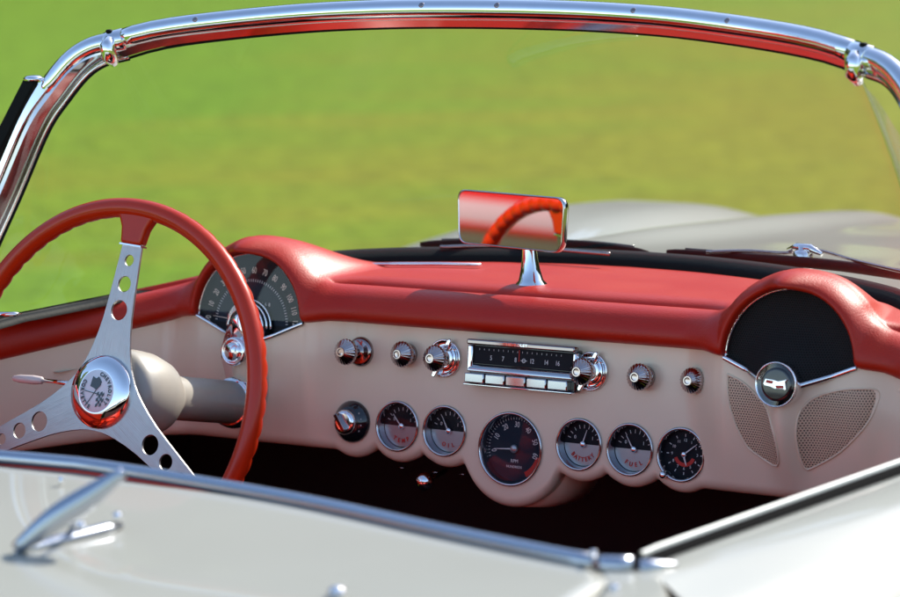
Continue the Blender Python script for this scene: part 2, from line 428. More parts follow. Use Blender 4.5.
# ignition switch
M4 = pmat(-.234, .014)
b = bmesh.new(); lathe(b, [(.0265,-.001),(.0265,.003),(.0245,.006),(.019,.012),(.015,.0145),(0,.0145)], M4, 48); root = obj('ignition_switch', b, M_blkgl, car)
b = bmesh.new(); lathe(b, [(.0155,.012),(.0155,.019),(.014,.0215),(.0105,.0225),(0,.0225)], M4, 36); obj('lock_cylinder', b, M_chrome, root)
b = bmesh.new(); prism(b, [(-.0022,-.0125),(.0022,-.0125),(.0030,.0125),(-.0030,.0125)], .0225, .031, M4 @ Matrix.Rotation(radians(38), 4, 'Z')); bev(obj('switch_lever', b, M_dchr, root, smooth=False), .001)
b = bmesh.new()
for k in range(4): ticks(b, .020, .0215, radians(-30+k*22), radians(-30+k*22+1), 2, .0007, M4, .0119)
for k, ch in enumerate(''): add_text(b, ch, .0042, M4 @ Matrix.Translation((.0215*cos(radians(28-k*13)), .0215*sin(radians(28-k*13)), .0098)) @ Matrix.Rotation(radians(-62-k*13), 4, 'Z'))
obj('lettering', b, M_pale, root, smooth=False)

# control knobs
def knob(u, w, tip, rosette, r=.0163, name='control_knob', label=None):
    M4 = pmat(u, w); b = bmesh.new(); nseg = 48
    pr = [(.0045,0),(.0045,tip-.018),(r*.80,tip-.018),(r*.97,tip-.015),(r,tip-.0125),(r*.97,tip-.010),(r*.90,tip-.008),(r*.36,tip-.0004),(r*.34,tip+.0008),(r*.26,tip+.0008),(r*.22,tip-.0008),(0,tip-.0010)]
    rows = []
    for q, h in pr:
        rows.append([M4 @ V3((q*(1+(.03*cos(24*2*pi*k/96) if q > r*.78 else 0))*cos(2*pi*k/96), q*(1+(.03*cos(24*2*pi*k/96) if q > r*.78 else 0))*sin(2*pi*k/96), h)) for k in range(96)])
    grid(b, rows, closed=True); bmesh.ops.remove_doubles(b, verts=b.verts, dist=1e-6)
    root = obj(name, b, M_dknob, car, label=label)
    try: root.data.set_sharp_from_angle(angle=radians(32))
    except Exception: pass
    if rosette == 'dish':
        b = bmesh.new(); lathe(b, [(.0190,0),(.0190,.001),(.018,.004),(.0145,.0065),(.009,.0055),(.006,.009),(.0045,.010)], M4, 40); obj('rosette', b, M_dchr, root)
    if rosette == 'collar':
        b = bmesh.new(); lathe(b, [(.0135,0),(.0135,.003),(.0125,.0055),(.009,.0065),(.0075,.012),(.0045,.012)], M4, 40); obj('rosette', b, M_dchr, root)
    if rosette == 'fins':
        b = bmesh.new(); rr = [(.0232,0),(.0238,.002),(.0232,.0042),(.0216,.0042),(.020,.0018),(.0135,.0015),(.0125,.006),(.0105,.014),(.0085,.017),(.0045,.017)]
        lathe(b, rr, M4, 48); obj('rosette', b, M_chrome, root)
        b = bmesh.new()
        for a in (65, 245):
            prism(b, [(.011,-.004),(.0250,-.0028),(.0275,0),(.0250,.0028),(.011,.004)], .005, .0105, M4 @ Matrix.Rotation(radians(a), 4, 'Z'))
        bev(obj('outer_lever', b, M_chrome, root, smooth=False), .0012)
M_dknob = mat('knob_chrome', (.50,.42,.41), .09, metal=1)
knob(-.227, .103, .046, 'dish', label='long stalked chrome knob, leftmost on the dash')
knob(-.156, .105, .026, 'collar')
knob(-.101, .104, .036, 'fins', label='radio knob with a finned ring, left of the radio')
knob(.107, .103, .036, 'fins', label='radio knob with a finned ring, right of the radio')
knob(.181, .102, .027, 'collar')
knob(.250, .103, .024, None, r=.0155, label='ribbed chrome knob beside the speaker, rightmost on the dash')

# radio
RU0, RU1, RW0, RW1 = -.057, .094, .0765, .1300
b = bmesh.new(); box(b, ((RU0+RU1)/2, .1015, .006), (RU1-RU0, .051, .014), PM); root = bev(obj('radio', b, M_blkgl, car, smooth=False), .002)
root['label'] = 'chrome trimmed car radio with a black dial and five push buttons'
def pbox(name, u0, u1, w0, w1, n0, n1, M, parent, bw=.001):
    b = bmesh.new(); box(b, ((u0+u1)/2, (w0+w1)/2, (n0+n1)/2), (u1-u0, w1-w0, n1-n0), PM); return bev(obj(name, b, M, parent, smooth=True), bw)
pbox('top_trim', RU0-.001, RU1+.001, .1245, .1315, .010, .022, M_dchr, root, .002)
pbox('side_trim', RU0-.0015, RU0+.006, .0915, .1240, .010, .018, M_chrome, root, .002)
pbox('side_trim', RU1-.004, RU1+.0015, .0915, .1240, .010, .018, M_chrome, root, .002)
bs = bmesh.new()
rows = [[PM @ V3((u, w, n)) for u in (RU0+.002, RU1-.002)] for w, n in ((.1010,.0135),(.0995,.0165),(.0925,.0215),(.0915,.0205),(.0910,.0130))]
grid(bs, rows); obj('chrome_shelf', bs, M_bez, root)
pbox('lower_rail', RU0-.004, RU1-.001, .0745, .0770, .010, .0205, M_chrome, root)
bw = (RU1-.006-(RU0-.002))/5
for k in range(5):
    u0 = RU0-.002+k*bw; pbox('push_button', u0+.0008, u0+bw-.0008, .0778, .0900, .012, .0225, M_bez, root, .0015)
pbox('dial_glass', RU0+.0065, RU1-.0045, .1015, .1235, .0132, .0140, M_dial, root, .0003)
b = bmesh.new()
for s, u in (('5',-.024),('7',-.007),('8',.011),('12',.034),('14',.054),('16',.070)):
    add_text(b, s, .0082, PM @ Matrix.Translation((u-.002, .1095, .0143)), squeeze=.75)
for k in range(18): box(b, (RU0+.014+k*.0068, .1195, .0143), (.0005, .0022, .0003), PM)
ticks(b, .0018, .0026, 0, 2*pi, 13, .0006, PM @ Matrix.Translation((.0205,.1095,0)), .0144)
box(b, (.0205,.1095,.0143), (.009,.0006,.0003), PM)
obj('dial_numbers', b, M_pale, root, smooth=False)
b = bmesh.new(); box(b, (.014, .1150, .0147), (.0009, .014, .0003), PM); obj('tuning_pointer', b, M_redp, root, smooth=False)
b = bmesh.new(); add_text(b, 'CHEVROLET', .0048, PM @ Matrix.Translation((.012, .128, .0223)), squeeze=1.3); obj('lettering', b, M_chrome, root, smooth=False)

# ------------------------------------------------------------------ hood faces: speaker (right) and speedometer (left)
def hood_face(c, name, M, conv):
    b = bmesh.new(); rim = []
    n = 60; rr = .0865
    for k in range(n+1):
        th = pi*k/n; rim.append((rr*cos(th), .134+rr*sin(th)))
    m = 24
    for k in range(1, m): rim.append((lerp(-rr, rr, k/m), lerp(.134, .0985, 1-abs(2*k/m-1))))
    c0 = (0, .125); rows = []
    for s in [i/8 for i in range(9)]:
        rows.append([PM @ V3((c+lerp(c0[0], x, s), lerp(c0[1], w, s), conv(lerp(c0[0], x, s), lerp(c0[1], w, s)))) for x, w in rim])
    grid(b, rows, closed=True); bmesh.ops.remove_doubles(b, verts=b.verts, dist=1e-5)
    return obj(name, b, M, car)
def vline(c, t): # V edge from a hood corner (t=0) to the middle (t=1)
    return None
def v_edge(c, side, t):
    u = c+side*lerp(.084, .012, t); w = lerp(.134, .1045, t)
    return u, w
HN = pod(CX+.0835, .134)-.003
def conv_speaker(x, w):
    d = sqrt(x*x+(w-.110)**2); return HN + max(-.002, .036*(1-d/.062))
spk = hood_face(CX, 'speaker_grille', M_mesh, lambda x, w: conv_speaker(x, w))
spk['label'] = 'black mesh speaker grille under the right hood'
def v_trim(c, root, Mt, hw=.0035):
    for side in (-1, 1):
        b = bmesh.new(); rows = []
        for k in range(17):
            u, w = v_edge(c, side, k/16); n = max(pod(u, w), HN, conv_speaker(u-c, w+hw) if c > 0 else 0)+.0015
            rows.append([PM @ V3((u, w-hw, n)), PM @ V3((u, w-hw*.6, n+.003)), PM @ V3((u, w+hw*.6, n+.003)), PM @ V3((u, w+hw, n)), PM @ V3((u, w+hw, n-.012))])
        grid(b, rows); obj('chrome_edge', b, Mt, root)
v_trim(CX, spk, M_chrome)
# thin chrome line along the arch
def arch_line(c, root, r=.0013, n0=None, rad=.0832):
    n0 = HN+.002
    b = bmesh.new(); P = [PM @ V3((c+rad*cos(radians(a)), .135+rad*sin(radians(a)), n0)) for a in range(0, 181, 5)]
    tube(b, P, r, 8); obj('arch_trim', b, M_chrome, root)
arch_line(CX, spk, .0018)
# crossed flags
def flags(M4, s, mats, root, n=.0004):
    """two crossed flags: checkered to the right, dark with an emblem to the left"""
    Ma, Mb = mats
    b = bmesh.new()
    for sg in (-1, 1):
        c, q = cos(radians(90-38*sg)), sin(radians(90-38*sg))
        pts = [(-.5*c-.012*q, -.5*q+.012*c), (-.5*c+.012*q, -.5*q-.012*c), (.55*c+.012*q, .55*q-.012*c), (.55*c-.012*q, .55*q+.012*c)]
        prism(b, [(x*s, y*s) for x, y in pts], 0, n*(1.1+.3*sg), M4)
    obj('flag_pole', b, Ma, root, smooth=False)
    for sg in (-1, 1):
        b = bmesh.new(); a = radians(90-38*sg); ex = V3((cos(a), sin(a))); ey = V3((sin(a)*sg, -cos(a)*sg))
        def pt(i, j):
            return (ex*(.10+.42*j) + ey*(.02+.40*i) + V3((0, .03*sin(i*2*pi)))) * s
        N = 5
        if sg == 1:
            for i in range(N):
                for j in range(4):
                    if (i+j) % 2 == 0:
                        vs = [b.verts.new(M4 @ V3((*pt(x/N, y/4), n*1.5))) for x, y in ((i,j),(i+1,j),(i+1,j+1),(i,j+1))]; b.faces.new(vs)
            obj('checkered_flag', b, Mb, root, smooth=False, recalc=False)
        else:
            for i in range(N):
                vs = [b.verts.new(M4 @ V3((*pt(x/N, y), n*1.5))) for x, y in ((i,0),(i+1,0),(i+1,1),(i,1))]; b.faces.new(vs)
            obj('emblem_flag', b, Mb, root, smooth=False, recalc=False)
# speaker badge
M4 = pmat(CX, .1095, pod(CX,.1095)+.006)
b = bmesh.new(); lathe(b, [(.0255,-.020),(.0262,-.002),(.0258,.0022),(.0246,.0028),(.0240,-.003)], M4, 56)
bd = obj('badge', b, M_chrome, car)
b = bmesh.new(); lathe(b, [(.0243,.0006),(.016,.0010),(0,.0012)], M4, 48); obj('badge_face', b, M_blkgl, bd)
b = bmesh.new()
wing = [(-.0150,.0000),(-.0125,.0060),(-.0020,.0052),(.0040,.0040),(.0110,.0058),(.0155,.0072),(.0125,.0040),(.0140,-.0040),(.0135,-.0062),(.0100,-.0045),(.0,-.0050),(-.006,-.0030),(-.0135,-.0022)]
prism(b, wing, .0014, .0034, M4); bev(obj('flag_emblem', b, M_chrome, bd, smooth=False), .0006)
b = bmesh.new(); prism(b, [(-.0118,.0012),(-.0108,.0046),(-.0020,.0038),(-.0035,.0004)], .0034, .0038, M4); prism(b, [(.0005,-.0010),(.0020,-.0042),(.0112,-.0036),(.0105,-.0004)], .0034, .0038, M4)
obj('emblem_inlay', b, M_redp, bd, smooth=False)

# perforated beige grilles beside the rib
def grille_patch(pix):
    P = []
    for x, y in pix:                                 # outline on the dash face (iterate on the pod height)
        n = 0.0
        for _ in range(12):
            p = on(x, y, PN, n); u, w = p.x, p.dot(PV); n = .5*n+.5*(pod(u, w)+.0012)
        P.append(V3((u, w, 0)))
    P = catmull(P+[P[0]], 4)[:-1]
    cu = sum((p for p in P), V3())/len(P)
    b = bmesh.new(); rows = []
    for s in [0.001]+[i/12 for i in range(1, 13)]:
        rows.append([PM @ V3((*(cu.lerp(p, s)).xy, pod(*(cu.lerp(p, s)).xy)+(.0013 if s < 1 else .0002))) for p in P])
    grid(b, rows, closed=True); return b
left = [(727,374),(729,404),(740,435),(753,452),(777,466),(775,439),(768.5,413),(757,396),(742,382)]
right = [(801,409),(814,398),(836,391),(855,389),(878,391),(875,409),(862,430),(840,452),(814,467),(806,469),(801,461),(796,439),(797,420)]
def grille_rim(g, parent):
    me = g.data; n = len([v for v in me.vertices])//13
    P = [me.vertices[12*n+i].co.copy()+PN*.0006 for i in range(n)]; P.append(P[0]); b = bmesh.new(); tube(b, P, .0013, 6, up=tuple(PN), cap=False)
    obj('grille_edge', b, M_beige, parent)
gl = obj('perforated_grille', grille_patch(left), M_perf, car, label='narrow perforated beige grille left of the rib')
gr = obj('perforated_grille', grille_patch(right), M_perf, car, label='broad perforated beige grille right of the rib')

grille_rim(gl, gl); grille_rim(gr, gr)
# speedometer
spd = hood_face(-CX, 'speedometer', M_dial, lambda x, w: HN)
spd['label'] = 'half round speedometer under the left hood'
arch_line(-CX, spd, .0016)
v_trim(-CX, spd, M_chrome, .0030)
SM = pmat(-CX, .128, HN)
b = bmesh.new(); sector(b, .058, 0, pi, .0003, SM); obj('inner_dial', b, M_sdial, spd, recalc=False)
b = bmesh.new()
for k in range(13):
    a = radians(176-k*14.4)
    add_text(b, str(k*10), .0118, SM @ Matrix.Translation((.0685*cos(a), .0685*sin(a), .0004)) @ Matrix.Rotation(a-pi/2, 4, 'Z'), squeeze=.62)
obj('numerals', b, M_cream, spd, smooth=False)
b = bmesh.new(); ticks(b, .054, .0575, radians(3), radians(177), 49, .00035, SM, .0007)
for k, ch in enumerate('31468'): add_text(b, ch, .0065, SM @ Matrix.Translation((.004+k*.0058, .026, .0008)), squeeze=.8)
obj('scale_marks', b, M_pale, spd, smooth=False)
b = bmesh.new(); needle(b, .058, .0007, radians(175), SM @ Matrix.Translation((0,.002,.004)), 0); obj('needle', b, M_cream, spd, smooth=False)
b = bmesh.new()
for k, rr in enumerate((.024,.0275,.031,.0345)):
    P = [SM @ V3((rr*cos(radians(a)), -.004+rr*sin(radians(a))*1.02, .018-k*.0042)) for a in range(0, 181, 6)]
    tube(b, P, .0013, 8)
obj('chrome_rib', b, M_chrome, spd)
b = bmesh.new(); lathe(b, [(.036,.003),(.020,.020),(.0,.022)], pmat(-CX,.124,HN-.002), 40); obj('rib_backing', b, M_blkgl, spd)
b = bmesh.new(); P=[]
rows = []
for s in (0.0,1.0):
    rows.append([PM @ V3((-CX+.0835*s*cos(radians(a)), .135+.0835*s*sin(radians(a)), HN+.0075)) for a in range(0,181,6)])
grid(b, rows); obj('lens', b, M_lens, spd, recalc=False)

# chrome collar that carries the column below the speedometer
COLD = V3((0, .261, -.060)).normalized()            # column direction, towards the dash
COL1 = V3((-CX, -.046, .037)); HUB = V3((-CX, -.307, .095))
b = bmesh.new()
cm = frame((0,0,0), PX, PV, PN)
def teardrop(n, s):
    pts = []
    for k in range(48):
        a = 2*pi*k/48; x, y = cos(a), sin(a)
        wdt = lerp(.0335, .024, sstep(-.6, 1, y))
        pts.append(V3((-CX+x*wdt*s, .0745+y*(.066 if y > 0 else .0735)*s**.7, n-.024*(1-sstep(-.35,.35,y)))))
    return pts
rows = [[PM @ p for p in teardrop(n, s)] for n, s in ((.030,1.06),(.046,1.05),(.052,1.0),(.0535,.93))]
vs = grid(b, rows, closed=True); b.faces.new(vs[-1]); collar = obj('column_collar', b, M_chrome, car)
b = bmesh.new(); bm4 = pmat(-CX+.0, .093, .053)
lathe(b, [(.0175,0),(.0185,.004),(.0180,.0080),(.0160,.0095),(.0145,.0085),(.0135,.0060),(.0125,.0060),(.0118,.0095),(.0105,.0112),(0,.0118)], bm4, 48); obj('chrome_boss', b, M_chrome, collar)

# ------------------------------------------------------------------ steering column
def axisframe(o, a):
    a = a.normalized(); x = V3((1,0,0)); y = a.cross(x).normalized(); return frame(o, x, y, a)
CM = axisframe(HUB, COLD); Lc = (COL1-HUB).length
b = bmesh.new(); lathe(b, [(.020,.012),(.050,.018),(.0535,.030),(.0545,.050),(.0525,.075),(.0455,.100),(.0335,.118),(.0285,.126),(.0275,.130),(.0275,Lc+.02)], CM, 56)
colm = part('steering_column', b, M_col)
b = bmesh.new(); lathe(b, [(.0290,Lc-.012),(.0315,Lc-.010),(.0330,Lc-.003),(.0330,Lc+.01)], CM, 48); obj('collar_ring', b, M_chrome, colm)
p0 = on(74, 384, (0,1,0), -.262); p1 = on(43, 380.5, (0,1,0), -.268); p2 = on(12, 378, (0,1,0), -.272)
b = bmesh.new(); tube(b, [p0+(p0-p1)*.6, p0, p1], .0028, 12); lever = obj('turn_signal_lever', b, M_chrome, car)
b = bmesh.new(); tube(b, [p1, p1.lerp(p2,.04), p1.lerp(p2,.3), p1.lerp(p2,.75), p1.lerp(p2,.93), p2], [.0030,.0046,.0058,.0052,.0036,.0008], 16); obj('lever_knob', b, M_ivory, lever)

# ------------------------------------------------------------------ steering wheel
WA = radians(17); AX = V3((0, cos(WA), -sin(WA))); WU = V3((0, sin(WA), cos(WA)))
WM = frame(HUB, PX, WU, -AX)                         # local z points to the driver
RR, RT = .2245, .0112
# spoke turn, read from the holes
hv = on(118.9, 314.6, AX, AX.dot(HUB)) - HUB
PHI = atan2(hv.x, hv.dot(WU))                        # clockwise from straight up
sw = bpy.data.objects.new('steering_wheel', None); C.objects.link(sw); sw.parent = car
sw['label'] = 'red rimmed steering wheel with three drilled metal spokes'
b = bmesh.new(); rows = []
NB = 62; NS = NB*8
for i in range(NS):
    th = 2*pi*i/NS; row = []
    bumpv = abs(sin(NB*th/2))**.7
    for k in range(18):
        a = 2*pi*k/18                                # 0 = outwards, pi/2 = to the driver, 3pi/2 = forwards
        f = max(0, -sin(a+.0))**1.2
        r = RT*(1+.05*cos(a)**2) +   .0031*bumpv*f - .0008*f
        rad = RR + r*cos(a); h = r*sin(a)*1.05
        row.append(WM @ V3((rad*sin(th), rad*cos(th), h)))
    rows.append(row)
grid(b, rows, closed=True, close_rows=True); obj('rim', b, M_rim, sw)
def spoke_outline():
    e = [(0,0), (.0235,.0407)]
    half = [(.0320,.0360),(.0425,.0318),(.0550,.0280),(.072,.0240),(.092,.0208),(.115,.0188),(.140,.0170),(.165,.0153),(.186,.0142)]
    R = [e[1]] + half
    return [(0,0)] + [(w, r) for r, w in R] + [(-w, r) for r, w in R[::-1]]
def plate(name, outline, holes, h0, th, M4, M, parent):
    cu = bpy.data.curves.new('pl', 'CURVE'); cu.dimensions = '2D'; cu.fill_mode = 'BOTH'; cu.extrude = th/2-.0004; cu.bevel_depth = .0004; cu.bevel_resolution = 1
    def sp(pts):
        s = cu.splines.new('POLY'); s.points.add(len(pts)-1)
        for q, p in zip(s.points, pts): q.co = (p[0], p[1], 0, 1)
        s.use_cyclic_u = True
    sp(outline)
    for (x, y, r) in holes: sp([(x+r*cos(2*pi*k/36), y+r*sin(2*pi*k/36)) for k in range(36)])
    to = bpy.data.objects.new('pl', cu); C.objects.link(to)
    dg = bpy.context.evaluated_depsgraph_get(); me = bpy.data.meshes.new_from_object(to.evaluated_get(dg))
    bpy.data.objects.remove(to); bpy.data.curves.remove(cu)
    me.transform(Matrix.Translation((0,0,h0))); me.name = name; me.materials.clear(); me.materials.append(M)
    for p in me.polygons: p.use_smooth = False
    o = bpy.data.objects.new(name, me); C.objects.link(o); o.matrix_local = M4; o.parent = parent; return o
for k in range(3):
    T = WM @ Matrix.Rotation(-PHI-k*2*pi/3, 4, 'Z')
    plate('spoke', spoke_outline(), [(0,.100,.0125),(0,.132,.0100),(0,.161,.0072)], 0, .0035, T, M_steel, sw)
    b = bmesh.new()
    oc = [(-.0155,.180),(.0155,.180),(.0170,.190),(.0190,.200),(.0245,.210),(.034,RR-.006),(.034,RR+.002),(-.034,RR+.002),(-.034,RR-.006),(-.0245,.210),(-.0190,.200),(-.0170,.190)]
    prism(b, oc, -.0075, .0075, T); bev(obj('rim_socket', b, M_rim, sw, smooth=True), .004, 3, 60)
    b = bmesh.new(); prism(b, [(-.0165,.1785),(.0165,.1785),(.0165,.1805),(-.0165,.1805)], -.006, .006, T); obj('socket_trim', b, M_chrome, sw, smooth=False)
b = bmesh.new(); lathe(b, [(.030,-.012),(.0440,-.006),(.0445,.004),(.0430,.0075),(.034,.0110),(.0270,.0128),(.0262,.0128)], WM, 64)
cap = obj('hub_cap', b, M_chrome, sw)
b = bmesh.new(); lathe(b, [(.0262,.0124),(.0255,.0131),(.012,.0137),(0,.0138)], WM, 48); med = obj('hub_medallion', b, mat('enamel_white', (.82,.84,.86), .4), sw)
TM = WM @ Matrix.Translation((0,0,.0142))
b = bmesh.new()
arc_text(b, 'CHEVROLET', .0210, radians(18), radians(14.2), .0068, TM, 0, bold=.00022)
arc_text(b, 'CORVETTE', .0210, radians(199), radians(14.0), .0068, TM, 0, flip=True, bold=.00022)
obj('medallion_lettering', b, M_blkgl, sw, smooth=False)
# crossed flags on the medallion: emblem flag up, checkered flag down-right, poles from the left
FM = WM @ Matrix.Translation((0,0,.0141)) @ Matrix.Scale(1.15, 4)
b = bmesh.new()
for (x0,y0,x1,y1) in ((-.0150,-.0005,.0100,-.0040),(-.0085,-.0125,.0010,.0020)):
    t = V3((x1-x0, y1-y0)).normalized(); q = V3((-t.y, t.x))*.0004
    prism(b, [(x0-q.x,y0-q.y),(x1-q.x,y1-q.y),(x1+q.x,y1+q.y),(x0+q.x,y0+q.y)], 0, .0004, FM)
prism(b, [(-.0078,.0045),(-.0030,.0030),(.0008,.0010),(.0052,.0060),(.0062,.0100),(.0020,.0150),(-.0010,.0128),(-.0055,.0150)], 0, .0006, FM)
c0 = V3((.0020,-.0020)); ex = V3((.0095,.0030)); ey = V3((.0000,-.0150)); N = 5
for i in range(4):
    for j in range(N):
        if (i+j) % 2 == 0:
            P = [c0+ex*x/4+ey*y/N+V3((0,.001*sin(x*2))) for x, y in ((i,j),(i+1,j),(i+1,j+1),(i,j+1))]
            prism(b, [(p.x, p.y) for p in P][::-1], 0, .0005, FM)
obj('crossed_flags', b, M_blkgl, sw, smooth=False)
# wheel hub behind the spokes
b = bmesh.new(); lathe(b, [(.034,-.003),(.036,-.012),(.028,-.022),(.0,-.022)], WM, 40); obj('hub', b, M_steel, sw)

# ------------------------------------------------------------------ rear view mirror
MN = (V3((.53,-.83,.16)).normalized()+V3((-.480,-.36,-.004)).normalized()).normalized(); MR = V3((0,0,1)).cross(MN).normalized()*-1; MR = MR if MR.x > 0 else -MR; MU = MN.cross(MR)*-1; MU = MU if MU.z > 0 else -MU
mc = V3((-.035,.105,.187))
cx_, cy_ = 511.5, 220.5
MC = on(cx_, cy_, MN, MN.dot(V3((-.045,.088,.24))))
def mloc(x, y):
    p = on(x, y, MN, MN.dot(MC)) - MC; return (p.dot(MR), p.dot(MU))
corners = [mloc(458,189), mloc(565.5,198), mloc(562,253.5), mloc(459,243)]
def rounded(cs, r, n=7):
    out = []
    for i in range(4):
        p = V3((*cs[i],0)); a = (V3((*cs[i-1],0))-p).normalized(); c = (V3((*cs[(i+1)%4],0))-p).normalized()
        s, e = p+a*r, p+c*r
        for k in range(n+1):
            t = k/n; out.append(tuple(((s*(1-t)**2+p*2*t*(1-t)+e*t*t)).xy))
    return out
MM = frame(MC, MR, MU, MN)
oc = rounded(corners, .014)
ctr = V3((sum(p[0] for p in oc)/len(oc), sum(p[1] for p in oc)/len(oc)))
def scaled(s): 
    return [(ctr.x+(p[0]-ctr.x)*(1-(s/.075)), ctr.y+(p[1]-ctr.y)*(1-(s/.035))) for p in oc]
b = bmesh.new()
rows = [[MM @ V3((x, y, h)) for x, y in scaled(s)] for s, h in ((.0022,.0005),(.0012,.0022),(0,.0010),(0,-.006),(.003,-.012),(.012,-.018),(.024,-.020))]
vs = grid(b, rows, closed=True); b.faces.new(vs[-1]); mir = part('rear_view_mirror', b, M_bez)
mir['label'] = 'rectangular chrome mirror on a flared stem on the dash top'
b = bmesh.new(); vsl = [b.verts.new(MM @ V3((x, y, .0010))) for x, y in scaled(.0022)]; b.faces.new(vsl)
obj('mirror_glass', b, mat('mirror_silver', (.86,.84,.84), .02, metal=1), mir, recalc=False, smooth=False)
sb = on(531, 285, (0,0,1), .186); st = on(529, 240, (0,1,0), sb.y+.004)
b = bmesh.new(); k = .0
tube(b, [sb+V3((0,0,-.004)), sb+V3((0,0,.001)), sb+V3((0,0,.006)), sb.lerp(st,.35), sb.lerp(st,.6), sb.lerp(st,.9), st], [.0215,.0210,.0155,.0122,.0100,.0085,.0085], 24, up=(0,1,0)); obj('mirror_stem', b, M_chrome, mir)

# ------------------------------------------------------------------ windshield, gasket, frame
BARPX = [(115,41),(150,30),(200,22),(300,12.5),(375,10),(450,9.5),(525,10.5),(600,13.5),(680,21),(750,30.5),(800,39),(835,47),(860,56)]
def bar_pt(x, y):
    yy = -.03
    for _ in range(6):
        p = on(x, y, (0,1,0), yy); yy = -.02-.07*(p.x/.512)**2
    return p
bar = [bar_pt(*p) for p in BARPX]
def bar_z(x):
    T = [(p.x, p.z) for p in bar]; return smooth_interp(T, x)
BX = [-.512+1.024*k/40 for k in range(41)]
zs = [(bar_z(x)+bar_z(-x))/2 for x in BX]
barc = [V3((x, -.02-.07*(x/.512)**2, z)) for x, z in zip(BX, zs)]
zc = barc[0].z
side = [V3((-.512,-.09,zc)), V3((-.545,-.102,zc-.0085)), V3((-.571,-.113,zc-.026)), V3((-.597,-.126,zc-.058)), V3((-.626,-.138,zc-.100)), V3((-.668,-.152,.310)), V3((-.703,-.175,.225)), V3((-.722,-.195,.150)), V3((-.726,-.2,.10))]
sideL = catmull(side, 5); sideR = [V3((-p.x, p.y, p.z)) for p in sideL]
b = bmesh.new(); tube(b, barc, .0128, 24, up=(0,-.72,.70), sx=1.0); wf = part('windshield_frame', b, M_chrome)
wf['label'] = 'curved chrome windshield frame with clamps at both corners'
# inner flange under the bar, follows the bar and the pillars
def off(P, v, k=1): return [p+V3(v) for p in P]
def flange(P, inw, prof):
    b = bmesh.new(); rows = []
    for p, v in zip(P, inw): rows.append([p+v*a+V3((0,f,0)) for a, f in prof])
    grid(b, rows); return b
def sharp(o, a=25):
    try: o.data.set_sharp_from_angle(angle=radians(a))
    except Exception: pass
    return o
PB = [(.006,-.006),(.0108,-.0050),(.0160,.0023),(.0215,.0100),(.0215,.020),(.012,.022)]
PS = [(.006,-.008),(.0130,-.0080),(.0150,.0060),(.0175,.0200),(.0205,.021),(.012,.026)]
sharp(obj('inner_channel', flange(barc, [V3((-.15*p.x/.5,0,-1)).normalized() for p in barc], PB), M_chan, wf))
b = bmesh.new(); path = [V3((p.x*.985, p.y+.015, p.z-.0225)) for p in barc]; tube(b, path, .0018, 8); obj('glass_seal', b, M_black, wf)
for sgn, sd in ((-1, sideL), (1, sideR)):
    k0 = 17
    b = bmesh.new(); tube(b, sd[:k0], [.0128]*(k0-2)+[.0120,.0095], 24, up=(0,-.72,.70)); obj('corner_tube', b, M_chrome, wf)
    inw = []
    for i, p in enumerate(sd):
        t = (sd[min(i+1,len(sd)-1)]-sd[max(i-1,0)]).normalized(); v = t.cross(V3((0,1,0))); v = v.normalized()
        if v.x*sgn > 0 or (abs(v.x) < .2 and v.z > 0): v = -v
        inw.append(v)
    inw[0] = V3((-.15*sgn,0,-1)).normalized()
    sharp(obj('inner_channel', flange(sd, inw, PS), M_chan, wf))
    edge = [p+v*.0215+V3((0,.019,0)) for p, v in zip(sd, inw)]
    b = bmesh.new(); tube(b, edge, .0028, 12); obj('chrome_bead', b, M_chrome, wf)
    seal = [p+v*.0030+V3((0,.002,0)) for p, v in zip(edge, inw)]
    b = bmesh.new(); tube(b, seal, .0022, 8); obj('glass_seal', b, M_black, wf)
    pill = [p+V3((sgn*.004,-.004,-.001)) for p in sd[k0-3:]]
    b = bmesh.new(); tube(b, pill, .0115, 4, up=(0,-1,0), sx=1.15, ofs=pi/4); bev(obj('pillar', b, M_chrome, wf, smooth=False), .002)
    pa, pb_ = sd[k0-3]+V3((sgn*.021,-.012,.004)), sd[k0+11]+V3((sgn*.027,-.012,0)); post = [pa.lerp(pb_, i/8*1.6) for i in range(9)]
    b = bmesh.new(); tube(b, post, .0120, 4, up=(0,-1,0), ofs=pi/4); bev(obj('door_seal_post', b, M_black, wf, smooth=False), .002)
    pt = post[0]; b = bmesh.new(); lathe(b, [(.0125,-.002),(.0125,.001),(.009,.0035),(0,.0045)], Matrix.Translation(pt+V3((0,0,.001))), 20); obj('post_cap', b, M_chrome, wf)
    # clamp with its lug and screw
    cpos = V3((sgn*.512, -.09, zc))
    b = bmesh.new(); tan = (sd[1]-sd[0]).normalized()
    tube(b, [cpos-tan*.012, cpos-tan*.011, cpos+tan*.013, cpos+tan*.014], [.0130,.0140,.0140,.0132], 24, up=(0,-.72,.70)); cl = obj('clamp', b, M_chrome, wf)
    b = bmesh.new(); tube(b, [cpos+V3((0,-.012,.004)), cpos+V3((0,-.018,-.004)), cpos+V3((0,-.016,-.018)), cpos+V3((0,-.006,-.028))], [.0060,.0100,.0105,.0060], 14, up=(1,0,0)); obj('clamp_lug', b, M_chrome, cl)
    b = bmesh.new(); lathe(b, [(.0045,0),(.0045,.002),(.003,.0032),(0,.0032)], frame(cpos+V3((sgn*.006,-.006,.0115)), (1,0,0), V3((0,0,1)).cross(V3((1,0,0))), (0,0,1)), 16); obj('screw', b, M_black, cl)
    b = bmesh.new(); lathe(b, [(.0136,0),(.0136,.0008)], axisframe(cpos-tan*.030, tan), 32); obj('tube_joint', b, M_black, wf)
def bar_at(x): 
    z = smooth_interp([(p.x, p.z) for p in barc], x); return V3((x, -.02-.07*(x/.512)**2, z))
